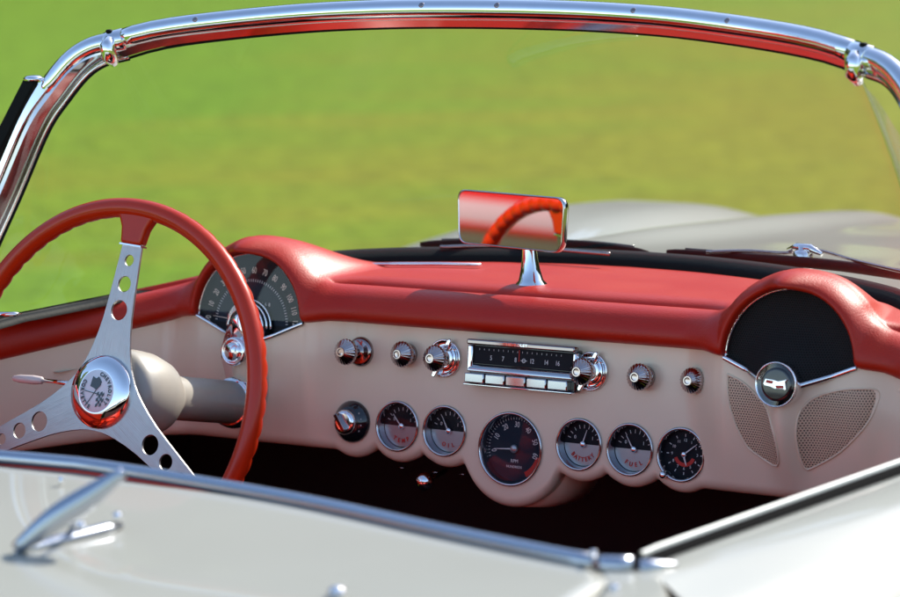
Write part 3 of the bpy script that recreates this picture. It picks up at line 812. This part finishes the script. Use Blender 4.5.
for x in (-.40, -.09, .015, .205, .335):
    p = bar_at(x); nrm = V3((.1,-.80,.45)).normalized(); xx = nrm.cross(V3((0,0,1))).normalized()
    b = bmesh.new(); lathe(b, [(.0034,-.001),(.0034,.0006),(.0022,.0012),(0,.0004)], frame(p+nrm*.0126, xx, nrm.cross(xx), nrm), 16); obj('screw', b, M_dchr, wf)

# glass sheet
def base_curve(s):                                   # s in -1..1
    T = [(0,0),(.28,.1),(.50,.2),(.62,.3)]
    a = abs(s)*1.0
    # param by angle of a super-ellipse fitted to the table
    x = smooth_interp([(0,0),(.2,.16),(.4,.31),(.55,.42),(.68,.50),(.80,.555),(.90,.588),(1,.602)], a)
    y = base_y(x) if x < .6 else -.20
    return V3((x*(1 if s >= 0 else -1), y, base_z(x)))
def top_curve(s):
    a = abs(s)
    L = [V3((p.x*.985, p.y+.016, p.z-.0225)) for p in barc]
    if a < .68: x = .50*a/.68; p = bar_at(x); q = V3((p.x, p.y+.016, p.z-.0225))
    else:
        i = (a-.68)/.32*(len(sideR)-6); i0 = int(i); f = i-i0; p = sideR[i0].lerp(sideR[min(i0+1,len(sideR)-1)], f); q = V3((p.x-.028*sstep(.68,.75,a)-.012, p.y+.016, p.z-.0225*(1-sstep(.68,.95,a))))
    q.x *= (1 if s >= 0 else -1); return q
b = bmesh.new(); rows = []
for i in range(81):
    s = -1+2*i/80; A, B = base_curve(s), top_curve(s); n = 14
    rows.append([A.lerp(B, k/n)+V3((s*.01, .022, .012))*sin(pi*k/n)*(1-abs(s)**3) for k in range(n+1)])
grid(b, rows); wg = part('windshield', b, M_glass, recalc=False)
# rubber gasket and lower black band
gk = [base_curve(-1+2*i/80) for i in range(81)]
gk = [V3((-.606,-.42,.146)), V3((-.605,-.34,.148)), V3((-.604,-.27,.151))] + gk[:-7]
NG = len(gk)-1
b = bmesh.new(); rows = []
for i, p in enumerate(gk):
    t = (gk[min(i+1,NG)]-gk[max(i-1,0)]).normalized(); o = V3((-t.y, t.x, 0))   # outward (forward)
    rows.append([p+o*(a*(1-.86*min(1,abs(p.x)/.6)**2) if a > .004 else a)+V3((0,0,h*(1-.60*sstep(.3,.6,abs(p.x))*(p.x < 0)))) for a, h in ((-.012,-.010),(-.010,.004),(-.004,.009),(.004,.0145),(.016,.017),(.030,.012),(.055,.004),(.062,-.02))])
grid(b, rows); part('windshield_gasket', b, M_black)
b = bmesh.new(); P = [on(x, y, (0,0,1), .1875) for x, y in ((365,264.5),(400,264),(440,264),(481,265))]; tube(b, P, .0022, 8); part('dash_trim_strip', b, M_chrome)
b = bmesh.new(); P = [on(x, y, (0,0,1), .165) for x, y in ((-20,312),(0,314.5),(14,314.5),(22,313))]; tube(b, P, [.0035,.0035,.0035,.001], 10); part('pillar_foot_trim', b, M_chrome)

# wipers
def wiper(pix, z, arm, name='wiper', **k):
    P = catmull([on(x, y, (0,0,1), z) for x, y in pix], 6)
    b = bmesh.new(); n = len(P); tube(b, P, [.003+.0042*sin(pi*min(1,max(0,i/(n-1))))**.4 for i in range(n)], 8, sx=.7); w = part(name, b, M_black)
    for kk, vv in k.items(): w[kk] = vv
    b = bmesh.new(); rows = [p+V3((0,.004,.005)) for p in P[2:-2]]; tube(b, rows, .0018, 6); obj('blade_holder', b, M_blkgl, w)
    b = bmesh.new(); A = catmull([on(x, y, (0,0,1), z+.008) for x, y in arm], 5); tube(b, A, .0024, 8); obj('wiper_arm', b, M_dchr, w)
    return w
wl = wiper([(420,244.5),(480,243),(540,243.5),(600,247),(648,253)], .190, [(440,247),(500,246),(560,250),(610,254)], label='black wiper blade behind the mirror')
wr = wiper([(667,252),(720,256),(780,260.5),(840,266),(900,275),(960,285)], .190, [(706,252),(745,251),(785,253),(815,250),(860,262),(930,278)], label='black wiper blade before the right hood')
pv = on(803, 254, (0,0,1), .198)
b = bmesh.new(); lathe(b, [(.0130,-.02),(.0130,.002),(.0105,.0045),(.006,.006),(.006,.010),(0,.011)], Matrix.Translation(pv), 24); obj('wiper_pivot', b, M_chrome, wr)
b = bmesh.new(); tube(b, [pv+V3((-.024,.006,.003)), pv+V3((-.010,.003,.008)), pv+V3((.012,-.002,.008)), pv+V3((.030,-.008,.002))], [.003,.0055,.0055,.003], 12); obj('pivot_link', b, M_chrome, wr)

# ------------------------------------------------------------------ body, front
ZCEN = [(.3,.165),(.6,.148),(1.0,.115),(1.4,.082),(1.7,.045),(2.0,-.04),(2.15,-.12)]
ZCRE = [(0,.070),(.4,.076),(.86,.083),(1.24,.098),(1.5,.088),(1.7,.060),(2.0,-.03),(2.15,-.12)]
def hood_z(x, y):
    a = abs(x); zc = smooth_interp(ZCEN, y); zr = smooth_interp(ZCRE, y)
    z = lerp(zc, zr, sstep(.34, .60, a))
    z -= .030*sstep(.5,1.0,y)*math.exp(-((a-.46)/.075)**2)
    z += .018*math.exp(-((a-.29)/.055)**2)*sstep(.45, 1.0, y)*(1-sstep(1.7,2.1,y))
    z -= .9*max(0, a-.72)**1.6
    return z
def bodyx(y): return .90-.05*sstep(1.2,2.1,y)
bm = bmesh.new(); rows = []
for i in range(61):
    y = None; row = []
    for j in range(73):
        x = -.84+1.68*j/72
        y0 = (base_y(min(abs(x),.603)) if abs(x) < .603 else -.22)+.05
        y0 = max(y0, -.12); t = i/60; y = lerp(y0, 2.12, t)
        row.append(V3((x, y, hood_z(x, y))))
    rows.append(row)
grid(bm, rows); hd = part('hood', bm, M_white)
# outer front fenders down to the sills
def side_skin(x0, z0, ys, sgn, zlow=-.52):
    rows = []
    for y in ys:
        xs, zt = x0(y), z0(y); row = []
        for k in range(15):
            t = k/14; a = t*pi/2
            row.append(V3((sgn*(xs+(.905-xs)*sin(a)**.9), y, zt-(zt+.10)*(1-cos(a)) if t < 1 else -.10)))
        for z in (-.2,-.3,-.4,zlow): row.append(V3((sgn*(.905-.05*abs(z+.1)), y, z)))
        rows.append(row)
    return rows
for sgn in (-1, 1):
    b = bmesh.new(); grid(b, side_skin(lambda y: .841, lambda y: hood_z(.84, y), [-.10+2.22*k/30 for k in range(31)], sgn)); part('front_fender', b, M_white)
b = bmesh.new(); rows = []
for j in range(41):
    x = -.84+1.68*j/40; zt = hood_z(x, 2.12); rows.append([V3((x, 2.12+.08*sin(pi*k/8), lerp(zt, -.5, k/8))) for k in range(9)])
grid(b, rows); nose = part('front_panel', b, M_white)

# ------------------------------------------------------------------ body, rear deck, door
YE = [(0,-.812),(.1,-.821),(.3,-.852),(.49,-.898),(.66,-.933),(.70,-.93)]
def edge_y(x): return smooth_interp(YE, abs(x))
XC = [(-1.3,.800),(-1.1,.765),(-.95,.738),(-.9,.730),(-.75,.757),(-.6,.785),(-.4,.800),(0,.81)]
def crease(y): return smooth_interp(XC, y)
def deck_z(x, y):
    a = abs(x); yb = -y-.83
    z = .140 + .010*sstep(0,.5,yb)*(1-sstep(.0,.75,a)) - .05*max(0,yb-.2)**2
    z -= .004*(1-sstep(0,.02,yb+.0))
    xc = crease(y); e = max(0, a-xc)
    z -= .10*e + 4.2*e*e*(1 if e < .12 else 1)
    return z
def panel(left, right, n=24, m=16, zf=deck_z, dz=0, skirt=.02):
    """sheet between two plan curves (lists of xy), hem turned down"""
    Lc_, Rc_ = catmull([(*p,0) for p in left], 8), catmull([(*p,0) for p in right], 8)
    rows = []
    for a, c in zip(Lc_, Rc_):
        row = []
        for k in range(m+1):
            p = a.lerp(c, k/m); row.append(V3((p.x, p.y, zf(p.x, p.y)+dz)))
        row = [row[0]-V3((0,0,skirt))]+row+[row[-1]-V3((0,0,skirt))]
        rows.append(row)
    rows = [[p-V3((0,0,skirt)) for p in rows[0]]]+rows+[[p-V3((0,0,skirt)) for p in rows[-1]]]
    b = bmesh.new(); grid(b, rows); return b
def pedge(P): return [(x, edge_y(x)-.006) for x in P]
# deck lid: rows run from the cockpit edge backwards
b = bmesh.new(); rows = []
for i in range(45):
    t = i/44; row = []
    for j in range(61):
        s = -1+2*j/60
        xe = lerp(.658, .78, sstep(0,1,t)) + .03*sstep(0,.12,t)
        x = s*xe; y = lerp(edge_y(x)-.006, -1.95, t**1.5); row.append(V3((x, y, deck_z(x, y))))
    row = [row[0]-V3((0,0,.03))]+row+[row[-1]-V3((0,0,.03))]; rows.append(row)
rows = [[p-V3((0,0,.03)) for p in rows[0]]]+rows
grid(b, rows); part('rear_deck_lid', b, M_white)
for sgn in (-1,1):
    L1 = [(.664,-.938),(.690,-.975),(.712,-1.03),(.735,-1.15),(.775,-1.4),(.815,-1.95)]
    R1 = [(.692,-.929),(.722,-.944),(.760,-.995),(.800,-1.05),(.835,-1.35),(.845,-1.95)]
    part('rear_quarter_panel', panel([(x*sgn, y) for x, y in L1], [(x*sgn, y) for x, y in R1]), M_white)
for sgn in (-1, 1):
    # door: section across for many stations
    rows = []; N = 40
    for i in range(N+1):
        t = i/N; y = lerp(-.93, -.12, t)
        xi = interp([(-.93,.686),(-.857,.683),(-.445,.731),(-.12,.756)], y); xc = crease(y); row = []
        rear = 1-sstep(0,.12,t)
        def yy(x): return y - rear*.55*max(0, x-.70)
        row.append(V3((sgn*xi, yy(xi), .085))); row.append(V3((sgn*xi, yy(xi), .130)))
        row.append(V3((sgn*(xi+.003), yy(xi), .1335)))
        for k in range(1, 7): x = lerp(xi+.003, xc, k/6); row.append(V3((sgn*x, yy(x), .1340+.004*sin(pi*k/6)-.002*(k/6)+.003*sstep(0,1,rear))))
        for k in range(1, 17):
            a = k/16*pi/2; x = xc+(.905-xc)*sin(a); z = .1320+.003*rear-.004-(.231+.003*rear)*(1-cos(a))-.012*sin(a)
            row.append(V3((sgn*x, yy(x), z)))
        for z in (-.2,-.3,-.42,-.52): row.append(V3((sgn*(.903-.06*abs(z+.1)), yy(.9), z)))
        rows.append(row)
    b = bmesh.new(); grid(b, rows); door = part('door', b, M_white)
    b = bmesh.new(); rws = []
    for i in range(30):
        y = lerp(-.878, -.15, i/29); xi = interp([(-.857,.667),(-.445,.715),(-.12,.740)], y); w = .0045
        rws.append([V3((sgn*(xi), y, .06)), V3((sgn*xi, y, .1405)), V3((sgn*(xi+.0015), y, .1420)), V3((sgn*(xi+w-.0015), y, .1420)), V3((sgn*(xi+w), y, .1405)), V3((sgn*(xi+w), y, .1375))])
    grid(b, rws); obj('window_sill_trim', b, mat('sill_metal', (.55,.57,.53), .35), door)
    b = bmesh.new(); rws = []
    for i in range(30):
        y = lerp(-.885, -.15, i/29); xi = interp([(-.857,.667),(-.445,.715),(-.12,.740)], y)
        rws.append([V3((sgn*(xi+.0040), y, .1370)), V3((sgn*(xi+.0050), y, .1380)), V3((sgn*(xi+.0075), y, .1370)), V3((sgn*(xi+.0115), y, .1310)), V3((sgn*(xi+.0165), y, .122))])
    grid(b, rws); obj('window_slot_seal', b, M_gap, door)
    b = bmesh.new(); rws = []
    for i in range(20):
        y = lerp(-.87, -.10, i/19); xi = interp([(-.857,.667),(-.445,.715),(-.12,.740)], y)
        rws.append([V3((sgn*(xi+.001), y, .110)), V3((sgn*(xi-.004), y, .02)), V3((sgn*(xi+.0), y, -.40))])
    grid(b, rws); obj('door_lining', b, M_red, door)
    # rear side skin
    rows = []
    for i in range(25):
        y = lerp(-1.08, -1.95, i/24); row = []
        xs = interp([(-1.95,.845),(-1.35,.835),(-1.05,.800)], y); zs_ = deck_z(xs, y)
        for k in range(13):
            a = k/12*pi/2; row.append(V3((sgn*(xs+(.905-xs)*sin(a)), y, zs_-(zs_+.10)*(1-cos(a)))))
        for z in (-.2,-.3,-.52): row.append(V3((sgn*(.903-.05*abs(z+.1)), y, z)))
        rows.append(row)
    b = bmesh.new(); grid(b, rows); part('rear_fender', b, M_white)
b = bmesh.new(); rows = [[V3((x, -1.955-.05*sin(pi*k/6), lerp(deck_z(x,-1.95)-.002, -.5, k/6))) for k in range(7)] for x in [-.88+.088*i for i in range(21)]]
grid(b, rows); part('rear_panel', b, M_white)
# dark underlay seen through the panel gaps
for sgn in (-1,1):
    b = bmesh.new(); box(b, (sgn*.735,-1.05,.085), (.17,.32,.02)); part('gap_underlay', b, M_gap)
# chrome moulding round the cockpit edge
b = bmesh.new(); P = [V3((x, edge_y(x), .1425)) for x in [-.655+1.31*k/60 for k in range(61)]]; tube(b, P, .0078, 16, sx=1.0)
mo = part('cockpit_moulding', b, M_mould)
for sgn in (-1,1):
    b = bmesh.new(); tube(b, [V3((sgn*x, y, .1425)) for x, y in ((.660,-.934),(.668,-.934),(.678,-.931),(.688,-.926))], .0086, 14); obj('moulding_end', b, M_mould, mo)
    b = bmesh.new(); tube(b, catmull([V3((sgn*x, y, .1405)) for x, y in ((.694,-.925),(.700,-.920),(.706,-.913),(.711,-.905),(.715,-.896))], 4), [.0078]*5+[.0075,.0070,.0065,.0060,.0054,.0048,.0042,.0036,.0030,.0024,.0018,.0010], 14); obj('moulding_end', b, M_mould, mo)
    b = bmesh.new(); lathe(b, [(.0035,0),(.0035,.0015),(.002,.003),(0,.0032)], Matrix.Translation((sgn*.655,-.934,.1512)), 14); obj('screw', b, M_chrome, mo)
    b = bmesh.new(); lathe(b, [(.0045,0),(.0045,.003),(.003,.005),(0,.0055)], Matrix.Translation((sgn*.708,-.992,deck_z(.708,-.992)-.001)), 14); obj('screw', b, M_chrome, mo)
# chrome latch fin on the deck
LA, LB = on(14, 553, (0,0,1), .146), on(121, 525, (0,0,1), .146)
tip = on(124, 474, (0,1,0), lerp(LA.y, LB.y, .55)); 
dirL = (LB-LA).normalized(); upL = V3((0,0,1))
b = bmesh.new(); tube(b, [LA, LA.lerp(LB,.12), LA.lerp(LB,.5), LA.lerp(LB,.85), LB], [.001,.0045,.0060,.0058,.003], 14, up=(0,0,1), sx=1.2)
la = part('deck_latch', b, M_mould, label='chrome fin shaped latch on the deck lid')
b = bmesh.new(); A = LA.lerp(LB, .02)
nr = dirL.cross(upL)
def bl(p, w): return [p+nr*w, p-nr*w]
FP = catmull([A+V3((0,0,.002)), LA.lerp(tip,.35)+V3((0,0,.004)), LA.lerp(tip,.7)+V3((0,0,.002)), tip+V3((0,0,.002))], 5)
tube(b, FP, [.004+.0065*sin(pi*min(1,(i+1)/len(FP)))+.001 for i in range(len(FP))], 12, sx=.6); obj('latch_fin', b, M_mould, la)
b = bmesh.new(); tube(b, [LA.lerp(LB,.5)+V3((0,0,.002)), LA.lerp(tip,.62)], [.003,.002], 8); obj('latch_brace', b, M_mould, la)
for t in (.62, .97):
    b = bmesh.new(); lathe(b, [(.0045,0),(.0045,.003),(.0025,.005),(0,.0055)], Matrix.Translation(LA.lerp(LB, t)+V3((0,0,.0075))), 14); obj('screw', b, M_chrome, la)
for x, y in ((337,594),(61,483)):
    b = bmesh.new(); p = on(x, y, (0,0,1), .143); lathe(b, [(.0075 if x > 100 else .0025,0),(.0075 if x > 100 else .0025,.003),(.0045 if x > 100 else .0015,.006),(0,.0068)], Matrix.Translation(p), 16); part('snap_stud', b, M_chrome)

# ------------------------------------------------------------------ interior
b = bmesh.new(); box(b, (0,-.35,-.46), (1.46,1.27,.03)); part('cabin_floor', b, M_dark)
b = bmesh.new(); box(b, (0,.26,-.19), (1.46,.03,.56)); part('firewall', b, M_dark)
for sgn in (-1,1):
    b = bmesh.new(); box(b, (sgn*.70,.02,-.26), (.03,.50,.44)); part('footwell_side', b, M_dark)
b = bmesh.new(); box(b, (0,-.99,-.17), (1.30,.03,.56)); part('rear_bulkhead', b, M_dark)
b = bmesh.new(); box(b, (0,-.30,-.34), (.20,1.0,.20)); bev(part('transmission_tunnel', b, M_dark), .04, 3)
for c in (-.34, .34):
    b = bmesh.new()
    rows = []
    for k in range(25):
        a = k/24; y = lerp(-.36,-.74,min(1,a/.45)) if a < .45 else lerp(-.74,-.835,(a-.45)/.55); z = -.30+.02*sin(pi*a/.45) if a < .45 else lerp(-.30,-.055,(a-.45)/.55)
        nrm = V3((0,0,1)) if a < .45 else V3((0,-.25,1)).cross(V3((1,0,0))).normalized()*-1
        if nrm.y > .5 : pass
        rows.append([V3((c+.235*cx, y+(.055*(1-abs(cx)**3) if a >= .45 else 0), z+(.05*(1-abs(cx)**3) if a < .45 else 0)-(.035*max(0,abs(cx)-.6) if a > .9 else 0))) for cx in [-1+2*q/16 for q in range(17)]])
    grid(b, rows); seat = part('seat', b, M_red)
    so = seat.modifiers.new('s','SOLIDIFY'); so.thickness = .05
    b = bmesh.new(); rows = []
    for k in range(12):
        a = lerp(.55,.88,k/11); y = lerp(-.74,-.835,(a-.45)/.55)+.062; z = lerp(-.30,-.055,(a-.45)/.55)
        rows.append([V3((c+.16*cx, y+.004*abs(sin(cx*9)), z)) for cx in [-1+2*q/40 for q in range(41)]])
    grid(b, rows); obj('seat_insert', b, M_seatw, seat)
# chrome pull knob below the dash
pk = on(424.5, 481.5, (0,1,0), .01)
b = bmesh.new(); bmesh.ops.create_uvsphere(b, u_segments=24, v_segments=16, radius=.0118, matrix=Matrix.Translation(pk)); pull = part('pull_knob', b, M_chrome)
b = bmesh.new(); tube(b, [pk, pk+V3((0,.05,.004))], .003, 8); obj('pull_rod', b, M_dchr, pull)
for x, y in ((402,467.5),(436,472),(463,474)):
    b = bmesh.new(); p = on(x, y, (0,1,0), .012); box(b, p, (.007,.006,.0018)); part('panel_clip', b, M_dchr)

# road wheels
wheel0 = None
for (x, y) in ((-.76,1.45),(.76,1.45),(-.76,-1.12),(.76,-1.12)):
    if wheel0 is None:
        b = bmesh.new(); wm = frame((0,0,0), (0,1,0), (0,0,1), (1,0,0))
        lathe(b, [(.20,-.075),(.30,-.085),(.325,-.06),(.33,0),(.325,.06),(.30,.085),(.20,.075)], wm, 48); wheel0 = obj('wheel', b, M_tyre, car)
        b = bmesh.new(); lathe(b, [(.205,-.08),(.18,-.06),(.10,-.075),(0,-.085)], wm, 40); hc = obj('hubcap', b, M_chrome, wheel0)
        w = wheel0
    else:
        w = wheel0.copy(); C.objects.link(w); h = hc.copy(); C.objects.link(h); h.parent = w
    w.location = (x, y, GZ+.33)
    if x > 0: w.rotation_euler.z = pi

# ------------------------------------------------------------------ ground
M = bpy.data.materials.new('lawn'); M.use_nodes = True; nt = M.node_tree; bs = nt.nodes['Principled BSDF']; bs.inputs['Roughness'].default_value = .85
bs.inputs['Specular IOR Level'].default_value = .15
tc = nt.nodes.new('ShaderNodeTexCoord')
def noise(sc, det=4, stretch=None):
    n = nt.nodes.new('ShaderNodeTexNoise'); n.inputs['Scale'].default_value = sc; n.inputs['Detail'].default_value = det
    if stretch:
        mp = nt.nodes.new('ShaderNodeMapping'); mp.inputs['Scale'].default_value = stretch[0]; mp.inputs['Rotation'].default_value = (0,0,stretch[1])
        nt.links.new(tc.outputs['Object'], mp.inputs['Vector']); nt.links.new(mp.outputs['Vector'], n.inputs['Vector'])
    else: nt.links.new(tc.outputs['Object'], n.inputs['Vector'])
    return n
n1 = noise(.16, 3, ((1,1,1), 0)); n2 = noise(1.3, 7); n3 = noise(9, 6); n4 = noise(.9, 3, ((.25,1.8,1), radians(-33)))
cr = nt.nodes.new('ShaderNodeValToRGB'); cr.color_ramp.elements[0].position = .35; cr.color_ramp.elements[1].position = .68
cr.color_ramp.elements[0].color = (.132,.238,.010,1); cr.color_ramp.elements[1].color = (.200,.218,.012,1)
# greener to the left of the car, more olive to the right
sx = nt.nodes.new('ShaderNodeSeparateXYZ'); nt.links.new(tc.outputs['Object'], sx.inputs[0])
mr = nt.nodes.new('ShaderNodeMapRange'); mr.inputs['From Min'].default_value = -1.9; mr.inputs['From Max'].default_value = 1.9; mr.inputs['To Min'].default_value = -.13; mr.inputs['To Max'].default_value = .13
def mth(op, a, bb):
    n = nt.nodes.new('ShaderNodeMath'); n.operation = op
    for i, v in enumerate((a, bb)):
        if isinstance(v, (int, float)): n.inputs[i].default_value = v
        else: nt.links.new(v, n.inputs[i])
    return n.outputs[0]
q = mth('ADD', mth('MULTIPLY', sx.outputs[0], cos(YAW)), mth('MULTIPLY', sx.outputs[1], sin(YAW))); nt.links.new(q, mr.inputs['Value'])
dq = mth('SUBTRACT', mth('MULTIPLY', sx.outputs[1], cos(YAW)), mth('MULTIPLY', sx.outputs[0], sin(YAW)))
cb = nt.nodes.new('ShaderNodeCombineXYZ'); nt.links.new(mth('MULTIPLY', q, .30), cb.inputs[0]); nt.links.new(mth('MULTIPLY', dq, 1.5), cb.inputs[1]); nt.links.new(cb.outputs[0], n4.inputs['Vector'])
f = mth('ADD', mth('MULTIPLY', n1.outputs['Fac'], .25), mth('MULTIPLY', n4.outputs['Fac'], .65)); f = mth('ADD', f, mth('MULTIPLY', n2.outputs['Fac'], .25)); f = mth('ADD', f, mr.outputs['Result'])
mr2 = nt.nodes.new('ShaderNodeMapRange'); mr2.inputs['From Min'].default_value = 0; mr2.inputs['From Max'].default_value = 4.5; mr2.inputs['To Min'].default_value = .12; mr2.inputs['To Max'].default_value = -.16
dd_ = mth('SUBTRACT', mth('MULTIPLY', sx.outputs[1], cos(YAW)), mth('MULTIPLY', sx.outputs[0], sin(YAW)))
nt.links.new(mth('ABSOLUTE', mth('SUBTRACT', dd_, 9.5), 0), mr2.inputs['Value']); f = mth('ADD', f, mr2.outputs['Result'])
nt.links.new(f, cr.inputs['Fac'])
mx = nt.nodes.new('ShaderNodeMix'); mx.data_type = 'RGBA'; mx.blend_type = 'MULTIPLY'; mx.inputs[0].default_value = .6
nt.links.new(cr.outputs['Color'], mx.inputs[6]); c3 = nt.nodes.new('ShaderNodeValToRGB'); c3.color_ramp.elements[0].position = .3; c3.color_ramp.elements[0].color = (.45,.45,.45,1); c3.color_ramp.elements[1].position = .65
nt.links.new(n3.outputs['Fac'], c3.inputs['Fac']); nt.links.new(c3.outputs['Color'], mx.inputs[7]); nt.links.new(mx.outputs[2], bs.inputs['Base Color'])
bp = nt.nodes.new('ShaderNodeBump'); bp.inputs['Strength'].default_value = .8; bp.inputs['Distance'].default_value = .03; nt.links.new(n3.outputs['Fac'], bp.inputs['Height']); nt.links.new(bp.outputs['Normal'], bs.inputs['Normal'])
bm = bmesh.new(); rows = []
for i in range(41):
    rows.append([V3((x, y, GZ)) for x in [(-1+2*j/40)**3*1500 for j in range(41)] for y in [(-1+2*i/40)**3*1500]])
grid(bm, rows); g = obj('ground', bm, M, None); g['kind'] = 'structure'; g['label'] = 'mown grass field, fresh green to olive'

# ------------------------------------------------------------------ unseen trees added past the field, to darken the horizon in paint and chrome
def added_wood():
    b = bmesh.new(); rnd = random.Random(3)
    for k in range(150):
        az = radians(rnd.uniform(-125, 75)); D = rnd.uniform(46, 64); h = rnd.uniform(11, 19)
        x, y = D*sin(az), D*cos(az)
        tube(b, [V3((x,y,GZ)), V3((x,y,GZ+h*.5))], [.35,.2], 6)
        for q in range(3):
            r = h*rnd.uniform(.22,.34); c = V3((x+rnd.uniform(-2,2), y+rnd.uniform(-2,2), GZ+h*(.35+.28*q)))
            tmp = bmesh.ops.create_icosphere(b, subdivisions=3, radius=r, matrix=Matrix.Translation(c))
            for v in tmp['verts']:
                d = v.co-c; v.co = c+d*(1+.22*sin(d.x*1.9+k)*sin(d.y*2.3+q)+.16*sin(d.z*3.1+k*2)+rnd.uniform(-.10,.10))
    return b
wd = obj('added_wood', added_wood(), mat('wood_foliage', (.045,.075,.022), .8, bump=(3,1.0), var=(.6,(.07,.10,.03),.35,.7)), None, smooth=False)
wd['kind'] = 'stuff'; wd['label'] = 'dark green trees added beyond the field, seen only in reflections'; wd['category'] = 'added_wood'
# ------------------------------------------------------------------ red van with a pale band, added out of view for the mirror's reflection
rc = bpy.data.objects.new('added_van', None); C.objects.link(rc); rc['label'] = 'red van with a pale side band, added for the rear view mirror to reflect'; rc['category'] = 'van'
rc.location = (-6.5, -3.2, GZ); rc.rotation_euler.z = radians(126)
side_p = [(-2.2,.35),(-2.22,.95),(-2.12,1.75),(-1.95,1.92),(1.35,1.92),(1.65,1.75),(2.0,1.10),(2.25,.95),(2.28,.35),(1.75,.30),(1.65,.55),(1.4,.66),(1.12,.55),(1.05,.28),(-1.05,.28),(-1.12,.55),(-1.4,.66),(-1.68,.55),(-1.75,.30)]
XZ = frame((0,.85,0), (1,0,0), (0,0,1), (0,-1,0))
b = bmesh.new(); prism(b, side_p, 0, 1.7, XZ); bev(obj('body', b, mat('red_paint', (.55,.012,.012), .25, coat=1), rc, smooth=True), .06, 3)
b = bmesh.new(); prism(b, [(-1.9,1.925),(-1.8,1.96),(1.25,1.96),(1.35,1.925)], .06, 1.64, XZ); bev(obj('roof', b, M_seatw, rc, smooth=True), .02, 2)
for h0 in (-.008, 1.696):
    b = bmesh.new(); prism(b, [(-2.19,1.05),(2.0,1.05),(1.9,1.20),(-2.17,1.21)], h0, h0+.012, XZ); fl = obj('side_band', b, M_band, rc)
    b = bmesh.new(); prism(b, [(-2.15,1.10),(1.6,1.10),(1.6,1.13),(-2.15,1.13)], h0-.006, h0+.018, XZ); obj('stripe', b, M_red, fl)
    for x0, x1, x2, x3 in ((-1.95,-.95,-.95,-1.95),(-.8,.3,.3,-.8),(.45,1.75,1.45,.45)):
        b = bmesh.new(); prism(b, [(x0,1.36),(x1,1.36),(x2,1.70),(x3,1.70)], h0, h0+.012, XZ); obj('window', b, M_blkgl, rc)
b = bmesh.new(); prism(b, [(1.92,1.30),(2.0,1.20),(1.72,1.74),(1.66,1.76)], .1, 1.6, XZ); obj('windscreen', b, M_blkgl, rc)
for x in (-1.4, 1.4):
    for y in (-.75, .75):
        b = bmesh.new(); lathe(b, [(0,-.1),(.28,-.1),(.33,-.05),(.33,.05),(.28,.1),(0,.1)], frame((x,y,.33), (1,0,0), (0,0,1), (0,-1,0)), 32); w = obj('wheel', b, M_tyre, rc)
        b = bmesh.new(); lathe(b, [(0,-.112),(.18,-.105),(.18,.105),(0,.112)], frame((x,y,.33), (1,0,0), (0,0,1), (0,-1,0)), 24); obj('hubcap', b, M_chrome, w)

# ------------------------------------------------------------------ light
SUN = V3((.24,.90,.74)).normalized(); EL = math.asin(SUN.z); AZ = atan2(SUN.x, SUN.y)
W = bpy.data.worlds.new('World'); S.world = W; W.use_nodes = True; nt = W.node_tree
sky = nt.nodes.new('ShaderNodeTexSky'); sky.sky_type = 'NISHITA'; sky.sun_disc = False; sky.sun_elevation = EL; sky.sun_rotation = AZ
sky.air_density = 1.0; sky.dust_density = 1.0; sky.ozone_density = 1.0
nt.links.new(sky.outputs[0], nt.nodes['Background'].inputs['Color']); nt.nodes['Background'].inputs['Strength'].default_value = .135
sl = bpy.data.lights.new('sun', 'SUN'); sl.energy = 3.3; sl.angle = radians(.5); sl.color = (1,.95,.87)
so = bpy.data.objects.new('sun', sl); C.objects.link(so); so.rotation_euler = SUN.to_track_quat('Z', 'Y').to_euler()
vs = S.view_settings; vs.view_transform = 'Standard'; vs.look = 'None'; vs.gamma = 1; vs.use_curve_mapping = False; vs.exposure = 1.08
S.render.engine = 'CYCLES'; S.cycles.max_bounces = 8; S.cycles.glossy_bounces = 5; S.cycles.transparent_max_bounces = 12; S.cycles.caustics_reflective = False
